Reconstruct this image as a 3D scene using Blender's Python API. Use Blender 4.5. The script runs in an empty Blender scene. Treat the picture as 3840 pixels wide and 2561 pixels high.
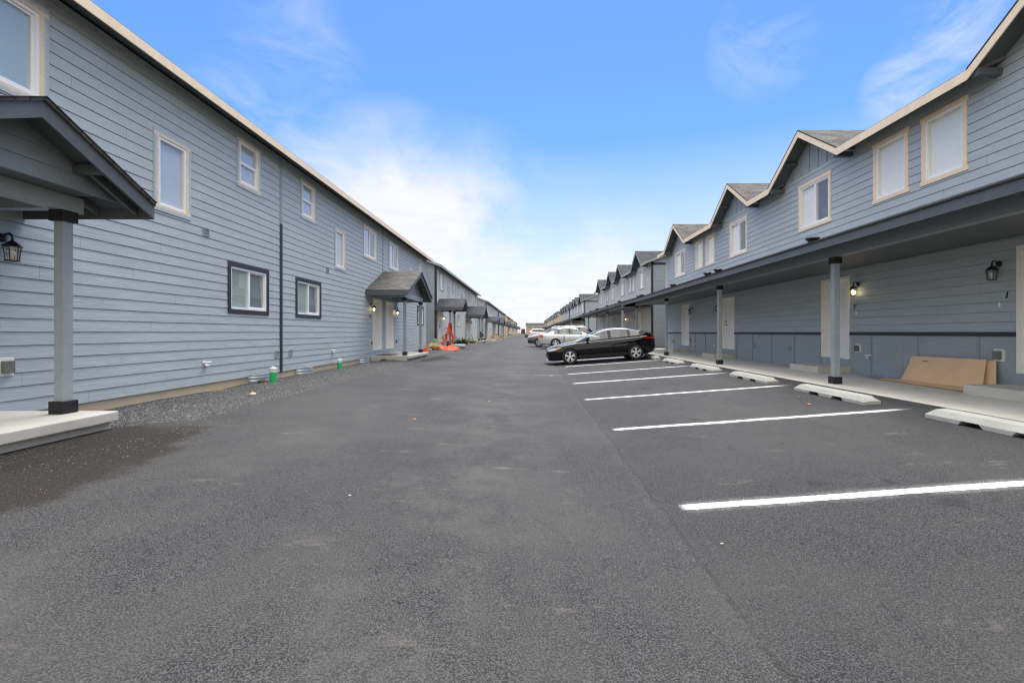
import bpy, bmesh, math, random
from mathutils import Vector, Matrix, noise
random.seed(7)
SC = bpy.context.scene
COL = SC.collection
V = Vector
def sstep(a, b, x):
    t = max(0.0, min(1.0, (x-a)/(b-a))); return t*t*(3-2*t)

# ------------------------------------------------------------------ materials
class NT:
    def __init__(s, name):
        s.m = bpy.data.materials.new(name); s.m.use_nodes = True
        s.t = s.m.node_tree; s.t.nodes.clear()
        s.out = s.t.nodes.new('ShaderNodeOutputMaterial')
        s.b = None
    def n(s, typ, **kw):
        nd = s.t.nodes.new('ShaderNode'+typ)
        for k, v in kw.items():
            if k.startswith('i_'):
                key = k[2:]; key = int(key) if key.isdigit() else key
                nd.inputs[key].default_value = v
            else: setattr(nd, k, v)
        return nd
    def l(s, a, b): s.t.links.new(a, b)
    def bsdf(s, col=(.5,.5,.5), rough=.6, metal=0, spec=.5, coat=0):
        b = s.n('BsdfPrincipled'); s.b = b
        b.inputs['Base Color'].default_value = (*col, 1)
        b.inputs['Roughness'].default_value = rough
        b.inputs['Metallic'].default_value = metal
        b.inputs['Specular IOR Level'].default_value = spec
        b.inputs['Coat Weight'].default_value = coat
        b.inputs['Coat Roughness'].default_value = .03
        s.l(b.outputs[0], s.out.inputs[0]); return b
    def coord(s, scale=(1,1,1)):
        tc = s.n('TexCoord'); mp = s.n('Mapping'); mp.inputs['Scale'].default_value = scale
        s.l(tc.outputs['Object'], mp.inputs[0]); return mp.outputs[0]
    def noise(s, vec, scale, detail=4, rough=.6, dist=0):
        x = s.n('TexNoise'); x.inputs['Scale'].default_value = scale; x.inputs['Detail'].default_value = detail
        x.inputs['Roughness'].default_value = rough; x.inputs['Distortion'].default_value = dist
        s.l(vec, x.inputs['Vector']); return x.outputs['Fac']
    def ramp(s, fac, stops, interp='LINEAR'):
        r = s.n('ValToRGB'); r.color_ramp.interpolation = interp
        e = r.color_ramp.elements
        while len(e) < len(stops): e.new(.5)
        for el, (p, c) in zip(e, stops):
            el.position = p; el.color = (*c, 1) if len(c) == 3 else c
        s.l(fac, r.inputs[0]); return r.outputs[0]
    def rampf(s, fac, a, b, va=0., vb=1.):
        r = s.n('MapRange'); r.inputs[1].default_value = a; r.inputs[2].default_value = b
        r.inputs[3].default_value = va; r.inputs[4].default_value = vb
        s.l(fac, r.inputs[0]); return r.outputs[0]
    def mix(s, fac, a, b, mode='MIX'):
        m = s.n('MixRGB', blend_type=mode)
        for i, v in ((0, fac), (1, a), (2, b)):
            if hasattr(v, 'is_output'): s.l(v, m.inputs[i])
            else: m.inputs[i].default_value = v if i == 0 else (*v, 1)
        return m.outputs[0]
    def math(s, op, a, b=None):
        m = s.n('Math', operation=op)
        for i, v in ((0, a), (1, b)):
            if v is None: continue
            if hasattr(v, 'is_output'): s.l(v, m.inputs[i])
            else: m.inputs[i].default_value = v
        return m.outputs[0]
    def bump(s, h, strength=.3, dist=.01):
        b = s.n('Bump'); b.inputs['Strength'].default_value = strength; b.inputs['Distance'].default_value = dist
        s.l(h, b.inputs['Height']); s.l(b.outputs[0], s.b.inputs['Normal']); return b

def plain(name, col, rough=.6, var=.08, scale=6, metal=0, spec=.5, coat=0, bump=0, bscale=60, bdist=.004):
    m = NT(name); b = m.bsdf(col, rough, metal, spec, coat)
    if var:
        v = m.coord(); f = m.noise(v, scale, 5)
        lo = tuple(c*(1-var) for c in col); hi = tuple(min(1, c*(1+var)) for c in col)
        m.l(m.ramp(f, [(.3, lo), (.7, hi)]), b.inputs['Base Color'])
    if bump:
        v = m.coord(); m.bump(m.noise(v, bscale, 4), bump, bdist)
    return m.m

def siding(name, col, exp, zoff=0.0):
    m = NT(name); b = m.bsdf(col, .55, spec=.35)
    tc = m.n('TexCoord'); sp = m.n('SeparateXYZ'); m.l(tc.outputs['Object'], sp.inputs[0])
    u = m.math('ADD', sp.outputs[0], sp.outputs[1])
    z = m.math('SUBTRACT', sp.outputs[2], zoff)
    row = m.math('FLOOR', m.math('DIVIDE', z, exp))
    sh = m.math('MULTIPLY', m.math('FRACT', m.math('MULTIPLY', row, .618)), 3.66)
    uu = m.math('DIVIDE', m.math('ADD', u, sh), 3.66)
    brd = m.math('FLOOR', uu); fr = m.math('FRACT', uu)
    wn = m.n('TexWhiteNoise', noise_dimensions='2D'); cb = m.n('CombineXYZ')
    m.l(brd, cb.inputs[0]); m.l(row, cb.inputs[1]); m.l(cb.outputs[0], wn.inputs[0])
    joint = m.math('LESS_THAN', m.math('ABSOLUTE', m.math('SUBTRACT', fr, .5)), .0011)
    c2 = m.n('CombineXYZ'); m.l(m.math('ADD', u, m.math('MULTIPLY', row, 7.31)), c2.inputs[0]); m.l(sp.outputs[2], c2.inputs[1])
    mp = m.n('Mapping'); mp.inputs['Scale'].default_value = (2.2, 46, 1); m.l(c2.outputs[0], mp.inputs[0])
    g = m.noise(mp.outputs[0], 1.0, 5, .62, 1.3)
    mp2 = m.n('Mapping'); mp2.inputs['Scale'].default_value = (.9, 3.5, 1); m.l(c2.outputs[0], mp2.inputs[0])
    big = m.noise(mp2.outputs[0], 1.0, 4, .6, .4)
    def sc(f): return tuple(min(1, c*f) for c in col)
    c = m.ramp(big, [(.3, sc(.91)), (.72, sc(1.08))])
    c = m.mix(m.math('MULTIPLY', wn.outputs[0], .22), c, sc(.86))
    c = m.mix(m.math('MULTIPLY', m.rampf(g, .50, .66), .3), c, sc(1.28))
    c = m.mix(m.math('MULTIPLY', m.rampf(g, .47, .36), .25), c, sc(.78))
    c = m.mix(m.math('MULTIPLY', joint, .5), c, sc(.25))
    m.l(c, b.inputs['Base Color'])
    m.l(m.rampf(big, .3, .7, .45, .65), b.inputs['Roughness'])
    m.bump(g, .9, .008)
    return m.m

def woodpaint(name, col, rough=.6, light=1.5):
    m = NT(name); b = m.bsdf(col, rough, spec=.4)
    v = m.coord((4, 4, 4)); tc = m.n('TexCoord')
    mp = m.n('Mapping'); mp.inputs['Scale'].default_value = (3, 3, 60); m.l(tc.outputs['Object'], mp.inputs[0])
    g = m.noise(mp.outputs[0], 1, 5, .6, 2)
    f = m.noise(v, 3, 4)
    c = m.ramp(f, [(.3, tuple(x*.93 for x in col)), (.7, tuple(min(1, x*1.06) for x in col))])
    c = m.mix(m.math('MULTIPLY', m.rampf(g, .55, .75), .25), c, tuple(min(1, x*light) for x in col))
    m.l(c, b.inputs['Base Color']); m.bump(g, .5, .006); return m.m

def creamtrim(name, col, over=None):
    m = NT(name); b = m.bsdf(col, .55, spec=.35)
    v = m.coord(); f = m.noise(v, 5, 5)
    c = m.ramp(f, [(.3, tuple(x*.93 for x in col)), (.7, tuple(min(1, x*1.05) for x in col))])
    if over:
        at = m.n('Attribute', attribute_name='edge')
        n2 = m.noise(v, 14, 4, .6)
        k = m.math('ADD', at.outputs['Fac'], m.math('MULTIPLY', m.math('SUBTRACT', n2, .5), .9))
        c = m.mix(m.rampf(k, .12, .68), c, over)
    m.l(c, b.inputs['Base Color']); m.bump(m.noise(v, 90, 3), .15, .003); return m.m

def shingle(name, col):
    m = NT(name); b = m.bsdf(col, .9, spec=.2)
    tc = m.n('TexCoord'); sp = m.n('SeparateXYZ'); m.l(tc.outputs['UV'], sp.inputs[0])
    br = m.n('TexBrick'); m.l(tc.outputs['UV'], br.inputs['Vector'])
    br.offset = .37; br.inputs['Scale'].default_value = 1; br.inputs['Brick Width'].default_value = .3
    br.inputs['Row Height'].default_value = .14; br.inputs['Mortar Size'].default_value = .011
    br.inputs['Color1'].default_value = (*[c*.5 for c in col], 1); br.inputs['Color2'].default_value = (*[c*1.6 for c in col], 1)
    br.inputs['Mortar'].default_value = (*[c*.25 for c in col], 1); br.inputs['Bias'].default_value = .0  # dark gap colour also paints in the shadow line of each shingle row
    g = m.noise(m.coord(), 120, 3); f = m.noise(m.coord(), 1.2, 4)
    c = m.mix(.35, br.outputs[0], m.ramp(g, [(.3, tuple(x*.4 for x in col)), (.7, tuple(x*1.8 for x in col))]))
    c = m.mix(m.math('MULTIPLY', m.rampf(f, .4, .7), .3), c, tuple(x*1.25 for x in col))
    m.l(c, b.inputs['Base Color'])
    rowf = m.math('FRACT', m.math('DIVIDE', sp.outputs[1], .14))
    m.bump(m.math('SUBTRACT', m.math('ADD', g, br.outputs['Fac']), m.math('MULTIPLY', rowf, 1.4)), .6, .012); return m.m

def concrete(name, col, rough=.85):
    m = NT(name); b = m.bsdf(col, rough, spec=.25)
    v = m.coord(); f = m.noise(v, 1.3, 6, .65); g = m.noise(v, 55, 4, .7); p = m.noise(v, 14, 3)
    c = m.ramp(f, [(.28, tuple(x*.82 for x in col)), (.52, col), (.75, tuple(min(1, x*1.1) for x in col))])
    c = m.mix(m.math('MULTIPLY', m.rampf(g, .55, .75), .3), c, tuple(x*.72 for x in col))
    c = m.mix(m.math('MULTIPLY', m.rampf(p, .66, .74), .45), c, tuple(x*.6 for x in col))
    m.l(c, b.inputs['Base Color']); m.bump(m.math('ADD', g, m.math('MULTIPLY', p, .5)), .35, .006); return m.m

def glass_mat(name, tint, gl=.02, base=.14):
    m = NT(name)
    lw = m.n('LayerWeight'); lw.inputs[0].default_value = .5
    fac = m.math('ADD', m.math('MULTIPLY', m.math('POWER', lw.outputs['Facing'], 4.5), .9), base)
    tr = m.n('BsdfTransparent'); tr.inputs[0].default_value = (*tint, 1)
    g = m.n('BsdfGlossy'); g.inputs['Roughness'].default_value = gl; g.inputs[0].default_value = (.95, .95, .95, 1)
    v = m.coord(); bn = m.n('Bump'); bn.inputs['Strength'].default_value = .04; bn.inputs['Distance'].default_value = .02
    m.l(m.noise(v, 1.6, 2), bn.inputs['Height']); m.l(bn.outputs[0], g.inputs['Normal'])
    mx = m.n('MixShader'); m.l(fac, mx.inputs[0]); m.l(tr.outputs[0], mx.inputs[1]); m.l(g.outputs[0], mx.inputs[2])
    m.l(mx.outputs[0], m.out.inputs[0]); return m.m

def blind_mat(name, col):
    m = NT(name); b = m.bsdf(col, .6)
    tc = m.n('TexCoord'); sp = m.n('SeparateXYZ'); m.l(tc.outputs['Object'], sp.inputs[0])
    fr = m.math('FRACT', m.math('DIVIDE', sp.outputs[2], .03))
    c = m.ramp(fr, [(0, tuple(x*.55 for x in col)), (.22, col), (1, tuple(min(1, x*1.05) for x in col))])
    m.l(c, b.inputs['Base Color']); m.bump(fr, .5, .01); return m.m

def emit(name, col, s):
    m = NT(name); e = m.n('Emission'); e.inputs[0].default_value = (*col, 1); e.inputs[1].default_value = s
    m.l(e.outputs[0], m.out.inputs[0]); return m.m

def asphalt_mat():
    m = NT('asphalt'); b = m.bsdf((.07,.07,.075), .85, spec=.3)
    v = m.coord(); tc = m.n('TexCoord'); sp = m.n('SeparateXYZ'); m.l(tc.outputs['Object'], sp.inputs[0])
    X, Y = sp.outputs[0], sp.outputs[1]
    fine = m.noise(v, 125, 3, .8); mid = m.noise(v, 60, 4, .75); big = m.noise(v, .45, 5, .6); bl = m.noise(v, 2.2, 5, .65)
    vor = m.n('TexVoronoi', feature='F1'); vor.inputs['Scale'].default_value = 140; m.l(v, vor.inputs['Vector'])
    vcol = m.n('SeparateColor'); m.l(vor.outputs['Color'], vcol.inputs[0])
    c = m.ramp(fine, [(.40, (.002,.002,.003)), (.5, (.027,.027,.031)), (.59, (.12,.12,.124))])
    c = m.mix(m.math('MULTIPLY', m.rampf(vcol.outputs[0], .84, .95), .5), c, (.13,.129,.126))
    c = m.mix(m.math('MULTIPLY', m.rampf(mid, .5, .72), .35), c, (.02,.02,.022))
    c = m.mix(m.math('MULTIPLY', m.rampf(big, .44, .60), .46), c, (.082,.081,.080))
    c = m.mix(m.math('MULTIPLY', m.rampf(bl, .56, .74), .26), c, (.078,.075,.071))
    # parking-bay side a little fresher and darker
    wob = m.noise(v, 1.1, 3); wx = m.math('ADD', X, m.math('MULTIPLY', m.math('SUBTRACT', wob, .5), .14))
    bay = m.rampf(wx, 1.02, 1.12)
    c = m.mix(m.math('MULTIPLY', bay, .2), c, (.026,.026,.028))
    # paving joint
    d = m.math('ABSOLUTE', m.math('SUBTRACT', wx, 1.05))
    jn = m.math('SUBTRACT', 1.0, m.rampf(d, .008, .026)); jl = m.math('SUBTRACT', 1.0, m.rampf(m.math('ABSOLUTE', m.math('SUBTRACT', wx, .98)), .01, .055))
    nj = m.noise(v, 9, 3)
    c = m.mix(m.math('MULTIPLY', m.math('MULTIPLY', jl, m.rampf(nj, .35, .6)), .14), c, (.11,.11,.11))
    c = m.mix(m.math('MULTIPLY', m.math('MULTIPLY', jn, m.rampf(nj, .36, .56)), .42), c, (.014,.014,.015))
    # long faint scuffs and tyre tracks
    mp = m.n('Mapping'); mp.inputs['Scale'].default_value = (3.2, .22, 1); m.l(tc.outputs['Object'], mp.inputs[0])
    tr = m.noise(mp.outputs[0], 1, 4, .6)
    c = m.mix(m.math('MULTIPLY', m.rampf(tr, .54, .76), .12), c, (.105,.10,.095))
    lane = m.math('MAXIMUM', m.math('SUBTRACT', 1.0, m.rampf(m.math('ABSOLUTE', m.math('ADD', X, .55)), .1, 1.0)), m.math('MULTIPLY', m.math('SUBTRACT', 1.0, m.rampf(m.math('ABSOLUTE', m.math('ADD', X, 2.6)), .05, .6)), .6))
    ln = m.noise(v, 1.6, 6, .68)
    c = m.mix(m.math('MULTIPLY', m.math('MULTIPLY', lane, m.rampf(ln, .44, .62)), .48), c, (.108,.105,.101))
    # oil drips in the bays
    bx = m.math('MULTIPLY', m.rampf(X, 1.6, 2.2), m.math('SUBTRACT', 1.0, m.rampf(X, 3.6, 4.4)))
    od = m.noise(v, 3.2, 3, .5)
    c = m.mix(m.math('MULTIPLY', m.math('MULTIPLY', bx, m.rampf(od, .64, .70)), .5), c, (.016,.016,.018))
    # small pale dust smears
    mp3 = m.n('Mapping'); mp3.inputs['Scale'].default_value = (1.2, 3.2, 1); m.l(tc.outputs['Object'], mp3.inputs[0])
    sm = m.noise(mp3.outputs[0], 1.1, 6, .72)
    c = m.mix(m.math('MULTIPLY', m.rampf(sm, .61, .73), .42), c, (.24,.22,.185))
    # brown soil worked into the surface beside the near porch slab
    e = m.math('ADD', m.math('POWER', m.math('DIVIDE', m.math('ADD', X, 4.45), 1.05), 2.0), m.math('POWER', m.math('DIVIDE', m.math('SUBTRACT', Y, 3.6), 2.2), 2.0))
    e = m.math('ADD', e, m.math('ADD', m.math('MULTIPLY', m.math('SUBTRACT', bl, .5), 1.5), m.math('MULTIPLY', m.math('SUBTRACT', mid, .5), .5)))
    soil = m.math('SUBTRACT', 1.0, m.rampf(e, .7, 1.08))
    e2 = m.math('ADD', m.math('POWER', m.math('DIVIDE', m.math('ADD', X, 4.6), 1.0), 2.0), m.math('POWER', m.math('DIVIDE', m.math('SUBTRACT', Y, 20.3), 2.3), 2.0))
    e2 = m.math('ADD', e2, m.math('MULTIPLY', m.math('SUBTRACT', bl, .5), 1.2))
    soil = m.math('MAXIMUM', soil, m.math('SUBTRACT', 1.0, m.rampf(e2, .8, 1.05)))
    sc = m.ramp(fine, [(.40, (.0015,.0013,.0011)), (.5, (.010,.008,.0068)), (.59, (.075,.060,.047))])
    c = m.mix(m.math('MULTIPLY', soil, .9), c, sc)
    rim = m.math('SUBTRACT', 1.0, m.rampf(m.math('ABSOLUTE', m.math('SUBTRACT', e, 1.03)), .0, .12))
    c = m.mix(m.math('MULTIPLY', m.math('MULTIPLY', rim, m.rampf(mid, .5, .65)), .4), c, (.15,.12,.09))
    m.l(c, b.inputs['Base Color'])
    h = m.math('ADD', m.math('MULTIPLY', fine, 1.0), m.math('MULTIPLY', mid, .6))
    m.bump(m.math('ADD', h, m.math('MULTIPLY', soil, mid)), 1.0, .010); return m.m

def gravel_mat():
    m = NT('gravel'); b = m.bsdf((.1,.1,.1), .9, spec=.25)
    v = m.coord()
    vor = m.n('TexVoronoi', feature='F1'); vor.inputs['Scale'].default_value = 62; m.l(v, vor.inputs['Vector'])
    sc = m.n('SeparateColor'); m.l(vor.outputs['Color'], sc.inputs[0])
    big = m.noise(v, .9, 5); fine = m.noise(v, 140, 3)
    c = m.ramp(sc.outputs[0], [(0, (.05,.051,.055)), (.6, (.135,.138,.144)), (.95, (.24,.24,.24)), (1, (.34,.33,.31))])
    c = m.mix(m.rampf(vor.outputs['Distance'], .35, .75), c, (.014,.014,.015))
    c = m.mix(m.math('MULTIPLY', m.rampf(big, .45, .7), .4), c, (.045,.042,.04))
    c = m.mix(.25, c, m.ramp(fine, [(.3, (.03,.03,.03)), (.7, (.25,.25,.25))]))
    m.l(c, b.inputs['Base Color']); m.bump(m.math('SUBTRACT', 1.0, vor.outputs['Distance']), 1.0, .02); return m.m

def stripe_mat():
    m = NT('road_paint'); b = m.bsdf((.74,.74,.75), .7)
    tc = m.n('TexCoord'); v = m.coord()
    at = m.n('Attribute', attribute_name='edge'); at2 = m.n('Attribute', attribute_name='fade')
    n1 = m.noise(v, 34, 4, .7); n2 = m.noise(v, 130, 2, .7); n3 = m.noise(v, 3, 3)
    a = m.math('ADD', at.outputs['Fac'], m.math('MULTIPLY', m.math('SUBTRACT', n1, .5), .26))
    core = m.math('SUBTRACT', 1.0, m.rampf(a, .36, .42))
    core = m.math('MULTIPLY', core, m.rampf(m.math('ADD', n2, m.math('MULTIPLY', m.math('SUBTRACT', n3, .5), .25)), .27, .40))
    spray = m.math('MULTIPLY', m.math('SUBTRACT', 1.0, m.rampf(at.outputs['Fac'], .3, 1.0)), m.rampf(n2, .42, .75))
    spray = m.math('MULTIPLY', spray, m.math('MULTIPLY', m.rampf(n3, .3, .65), .75))
    al = m.math('MAXIMUM', core, spray)
    al = m.math('MULTIPLY', al, at2.outputs['Fac'])
    m.l(al, b.inputs['Alpha']); return m.m

def leaf_litter_mat():
    m = NT('ground_soil'); b = m.bsdf((.2,.16,.1), .95, spec=.2)
    v = m.coord(); f = m.noise(v, 22, 5, .7); g = m.noise(v, .6, 4)
    c = m.ramp(f, [(.3, (.07,.05,.03)), (.5, (.22,.15,.06)), (.7, (.34,.26,.12))])
    c = m.mix(m.rampf(g, .4, .6), c, (.13,.12,.1)); m.l(c, b.inputs['Base Color']); m.bump(f, .6, .02); return m.m

BLUE = (.44,.49,.505)
GREY = (.60,.59,.545)
CREAM = (.86,.71,.51)
DARK = (.033,.036,.038)
MT = dict(
  sidL=siding('siding_blue', BLUE, .1687, 0), sidR=siding('siding_blue_band', BLUE, .176, 1.055),
  sidE=siding('siding_blue_gable', (.34,.385,.415), .176, 0),
  sidGL=siding('siding_grey', GREY, .1687, 0), sidGR=siding('siding_grey_band', GREY, .176, 1.055),
  sidT=siding('siding_tan', (.62,.45,.22), .1687, 0), sidW=siding('siding_pale', (.58,.61,.64), .1687, 0),
  sidB=siding('siding_beige', (.42,.36,.28), .1687, 0), sidCr=siding('siding_cream', (.66,.57,.42), .1687, 0),
  soff=woodpaint('soffit_shaded', (.105,.115,.12), .55, 1.2), gpan=woodpaint('blue_trim_shaded', (.235,.268,.283), .5, 1.15), blue=woodpaint('blue_trim', (.315,.352,.368), .5, 1.15), bluedk=woodpaint('slate_trim', (.12,.13,.145), .55),  # soffit and porch panel paint darkened to hold shade; right beam too
  panel=siding('panel_blue', (.36,.40,.41), 9., -3), grey=woodpaint('grey_trim', (.34,.35,.355), .55, 1.2),
  cream=creamtrim('cream_trim', CREAM), creamO=creamtrim('cream_trim_oversprayed', (.80,.68,.51), BLUE), dark=woodpaint('dark_trim', DARK, .5, 3.),
  fascdk=woodpaint('fascia_slate', (.108,.117,.122), .5, 1.6), blackwood=woodpaint('black_wood', (.014,.013,.013), .55, 3.),
  vinyl=plain('white_vinyl', (.88,.88,.88), .35, .02), door=plain('door_white', (.87,.86,.83), .4, .03),
  doorfr=plain('door_frame_cream', (.88,.85,.77), .45, .03),
  shing=shingle('shingle_grey', (.10,.098,.094)), shingdk=shingle('shingle_slate', (.055,.058,.066)),
  edge=plain('shingle_edge', (.03,.028,.026), .9, .3), slab=concrete('concrete_pale', (.50,.485,.44)), walk=concrete('concrete_walk', (.58,.555,.48)), step=concrete('concrete_step', (.58,.55,.47)),
  stop=concrete('concrete_stop', (.38,.378,.35)), found=concrete('foundation_tan', (.55,.46,.32)),
  glass=glass_mat('window_glass', (.84,.90,.88)), glassR=glass_mat('window_glass_clear', (.98,.985,.97), base=.06),
  blind=blind_mat('blind_white', (.66,.72,.69)), shade=plain('shade_white', (.92,.91,.85), .7, .03), screen=plain('insect_screen', (.13,.14,.14), .8, .25, 3),
  dim=plain('dim_room', (.30,.31,.33), .8, .1, 2), pale=plain('pale_reflection', (.72,.72,.76), .7, .08, 2),  # pale backing carries the sky reflection of the upper panes in its colour
  blackmetal=plain('black_metal', (.012,.012,.013), .35, .2), lampglass=glass_mat('lamp_glass', (.92,.92,.9), .08),
  bulb=plain('bulb_off', (.75,.75,.72), .3, 0), bulbon=emit('bulb_lit', (1,.78,.42), 7),
  white=plain('white_plastic', (.78,.78,.75), .4, .04), coverglass=plain('grey_cover', (.16,.17,.14), .15, .2, 20), green=plain('green_paint', (.012,.45,.11), .45, .12, 30),
  galv=plain('galvanised', (.55,.58,.62), .38, .15, 9, metal=.6), tin=plain('nickel', (.35,.33,.30), .3, .05, metal=1),
  card=plain('cardboard', (.84,.57,.33), .8, .07, 2.5, bump=.15, bscale=8), cardedge=plain('cardboard_edge', (.36,.21,.10), .85, .15, 40),
  asphalt=asphalt_mat(), gravel=gravel_mat(), stripe=stripe_mat(), soil=leaf_litter_mat(),
  rubber=plain('tyre_rubber', (.018,.018,.019), .75, .2, 20), alloy=plain('alloy', (.85,.86,.88), .35, .03, metal=.7), darkwheel=plain('wheel_dark', (.02,.02,.022), .5, .1),
  black=plain('car_black', (.003,.003,.004), .05, 0, spec=.45), silver=plain('car_silver', (.62,.62,.60), .3, .02, metal=.35, coat=.8),
  gunmetal=plain('car_grey', (.16,.17,.185), .3, .02, metal=.4, coat=.8), navy=plain('car_dark_grey', (.035,.038,.045), .2, .02, metal=.3, coat=1),
  carwhite=plain('car_white', (.78,.78,.77), .25, .02, coat=.8), carglass=glass_mat('car_glass', (.56,.66,.66), base=.10), carglassdk=glass_mat('car_glass_dark', (.16,.19,.2)),
  trimblk=plain('trim_black', (.01,.01,.011), .4, .1), chrome=plain('chrome', (.75,.75,.76), .3, 0, metal=1), seat=plain('seat_fabric', (.09,.09,.095), .8, .1),
  lens=plain('lens_clear', (.5,.52,.55), .08, .2, 30, coat=1), amber=plain('lens_amber', (.85,.32,.01), .15, .1, 40, coat=1), red=plain('lens_red', (.38,.008,.01), .12, .1, 40, coat=1),
  redor=plain('lens_red_orange', (.75,.07,.01), .15, .2, 30, coat=1), plate=plain('plate_white', (.7,.7,.7), .5, .05),
  orange=plain('orange_mesh', (.85,.10,.02), .55, .25, 18), straw=plain('dry_straw', (.74,.56,.33), .9, .3, 9), pgreen=plain('pale_green_plastic', (.27,.42,.26), .5, .08),
  dgreen=plain('dark_green_plastic', (.055,.10,.075), .5, .1), leaf=plain('leaf_green', (.045,.085,.025), .7, .4, 8), leafy=plain('leaf_variegated', (.35,.36,.10), .7, .4, 8),
  pink=plain('pink_rubber', (.62,.05,.11), .5, .1), leafdead=plain('dead_leaf', (.48,.25,.09), .85, .3, 30), debris=plain('dark_debris', (.02,.02,.02), .8, .2),
  skin=plain('skin', (.45,.28,.2), .6, .05), denim=plain('denim', (.03,.04,.06), .85, .15), shirt=plain('shirt_white', (.72,.72,.74), .85, .05), redfab=plain('red_fabric', (.35,.02,.02), .8, .1),
  hair=plain('hair_dark', (.03,.02,.015), .7, .2), fabric=plain('black_fabric', (.015,.015,.017), .8, .2), plastic_film=glass_mat('plastic_film', (.85,.87,.9), .25), mat=plain('brown_mat', (.09,.05,.035), .9, .3, 12),
  rope=plain('pale_cord', (.35,.45,.38), .7, .1), kerb=concrete('kerb_concrete', (.5,.49,.45)))

# ------------------------------------------------------------------ mesh builder
class MB:
    def __init__(s): s.v=[]; s.f=[]; s.m=[]; s.e=[]; s.uv={}
    def add(s, pts, faces, m=0, edge=0.0):
        o=len(s.v); s.v += [V(p) for p in pts]; s.e += [edge]*len(pts) if not isinstance(edge, (list, tuple)) else list(edge)
        for f in faces: s.f.append([o+i for i in f]); s.m.append(m)
        return s
    def quad(s, a,b,c,d, m=0, edge=0.0): return s.add([a,b,c,d],[(0,1,2,3)],m,edge)
    BF=[(0,3,2,1),(4,5,6,7),(0,1,5,4),(1,2,6,5),(2,3,7,6),(3,0,4,7)]
    def box8(s, p, m=0, edge=0.0): return s.add(p, s.BF, m, edge)
    def box(s, x0,x1,y0,y1,z0,z1,m=0):
        return s.box8([(x0,y0,z0),(x1,y0,z0),(x1,y1,z0),(x0,y1,z0),(x0,y0,z1),(x1,y0,z1),(x1,y1,z1),(x0,y1,z1)],m)
    def pbox(s, P,u0,u1,z0,z1,d0,d1,m=0,edge=0.0):
        return s.box8([P(u0,z0,d0),P(u1,z0,d0),P(u1,z0,d1),P(u0,z0,d1),P(u0,z1,d0),P(u1,z1,d0),P(u1,z1,d1),P(u0,z1,d1)],m,edge)
    def prism(s, poly, off, m=0):
        off=V(off); n=len(poly); a=[V(p) for p in poly]; b=[p+off for p in a]
        fs=[tuple(range(n))[::-1], tuple(range(n,2*n))]+[(i,(i+1)%n,n+(i+1)%n,n+i) for i in range(n)]
        return s.add(a+b, fs, m)
    def tube(s, pts, r, n=8, m=0, cap=True):
        pts=[V(p) for p in pts]; rs=r if isinstance(r,(list,tuple)) else [r]*len(pts); o=len(s.v); prev=None
        for i,p in enumerate(pts):
            t=(pts[min(i+1,len(pts)-1)]-pts[max(i-1,0)]).normalized()
            if prev is None: prev=t.orthogonal().normalized()
            x=(prev-t*prev.dot(t)); x = x.normalized() if x.length>1e-6 else t.orthogonal().normalized(); prev=x; y=t.cross(x)
            for k in range(n):
                a=2*math.pi*k/n; s.v.append(p+(x*math.cos(a)+y*math.sin(a))*rs[i]); s.e.append(0)
        for i in range(len(pts)-1):
            for k in range(n):
                s.f.append([o+i*n+k,o+i*n+(k+1)%n,o+(i+1)*n+(k+1)%n,o+(i+1)*n+k]); s.m.append(m)
        if cap:
            s.f.append([o+k for k in range(n)][::-1]); s.m.append(m)
            s.f.append([o+(len(pts)-1)*n+k for k in range(n)]); s.m.append(m)
        return s
    def lathe(s, prof, c, axis='z', n=20, m=0, cap=True):
        o=len(s.v); c=V(c)
        for (r,h) in prof:
            for k in range(n):
                a=2*math.pi*k/n; ca,sa=math.cos(a)*r,math.sin(a)*r
                s.v.append(c+(V((ca,sa,h)) if axis=='z' else V((ca,h,sa)) if axis=='y' else V((h,ca,sa)))); s.e.append(0)
        for i in range(len(prof)-1):
            for k in range(n):
                s.f.append([o+i*n+k,o+i*n+(k+1)%n,o+(i+1)*n+(k+1)%n,o+(i+1)*n+k]); s.m.append(m)
        if cap:
            s.f.append([o+k for k in range(n)][::-1]); s.m.append(m)
            s.f.append([o+(len(prof)-1)*n+k for k in range(n)]); s.m.append(m)
        return s
    def build(s, name, mats, parent=None, smooth=False, origin=None, bevel=0, uvfn=None, recalc=True, edge=False, autos=None):
        org=V(origin) if origin is not None else (world_of(parent) if parent is not None else V((0,0,0)))
        me=bpy.data.meshes.new(name); me.from_pydata([tuple(p-org) for p in s.v],[],s.f)
        if not isinstance(mats,(list,tuple)): mats=[mats]
        for k in mats: me.materials.append(MT[k] if isinstance(k,str) else k)
        me.polygons.foreach_set('material_index', s.m)
        if recalc:
            bm=bmesh.new(); bm.from_mesh(me); bmesh.ops.recalc_face_normals(bm, faces=bm.faces); bm.to_mesh(me); bm.free()
        if smooth: me.polygons.foreach_set('use_smooth',[True]*len(me.polygons))
        if autos is not None:
            me.polygons.foreach_set('use_smooth',[True]*len(me.polygons)); me.set_sharp_from_angle(angle=math.radians(autos))
        if uvfn:
            ul=me.uv_layers.new(name='UVMap')
            for p in me.polygons:
                for li in p.loop_indices:
                    ul.data[li].uv = uvfn(me.vertices[me.loops[li].vertex_index].co+org, p.normal)
        if edge:
            at=me.attributes.new('edge','FLOAT','POINT'); at.data.foreach_set('value', s.e)
        ob=bpy.data.objects.new(name,me); COL.objects.link(ob)
        if parent is not None: ob.parent=parent
        elif origin is not None: ob.location=org
        if bevel:
            b=ob.modifiers.new('bevel','BEVEL'); b.width=bevel; b.segments=2; b.limit_method='ANGLE'
        return ob
def world_of(o):
    p=V((0,0,0))
    while o is not None: p=p+o.location; o=o.parent
    return p
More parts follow.
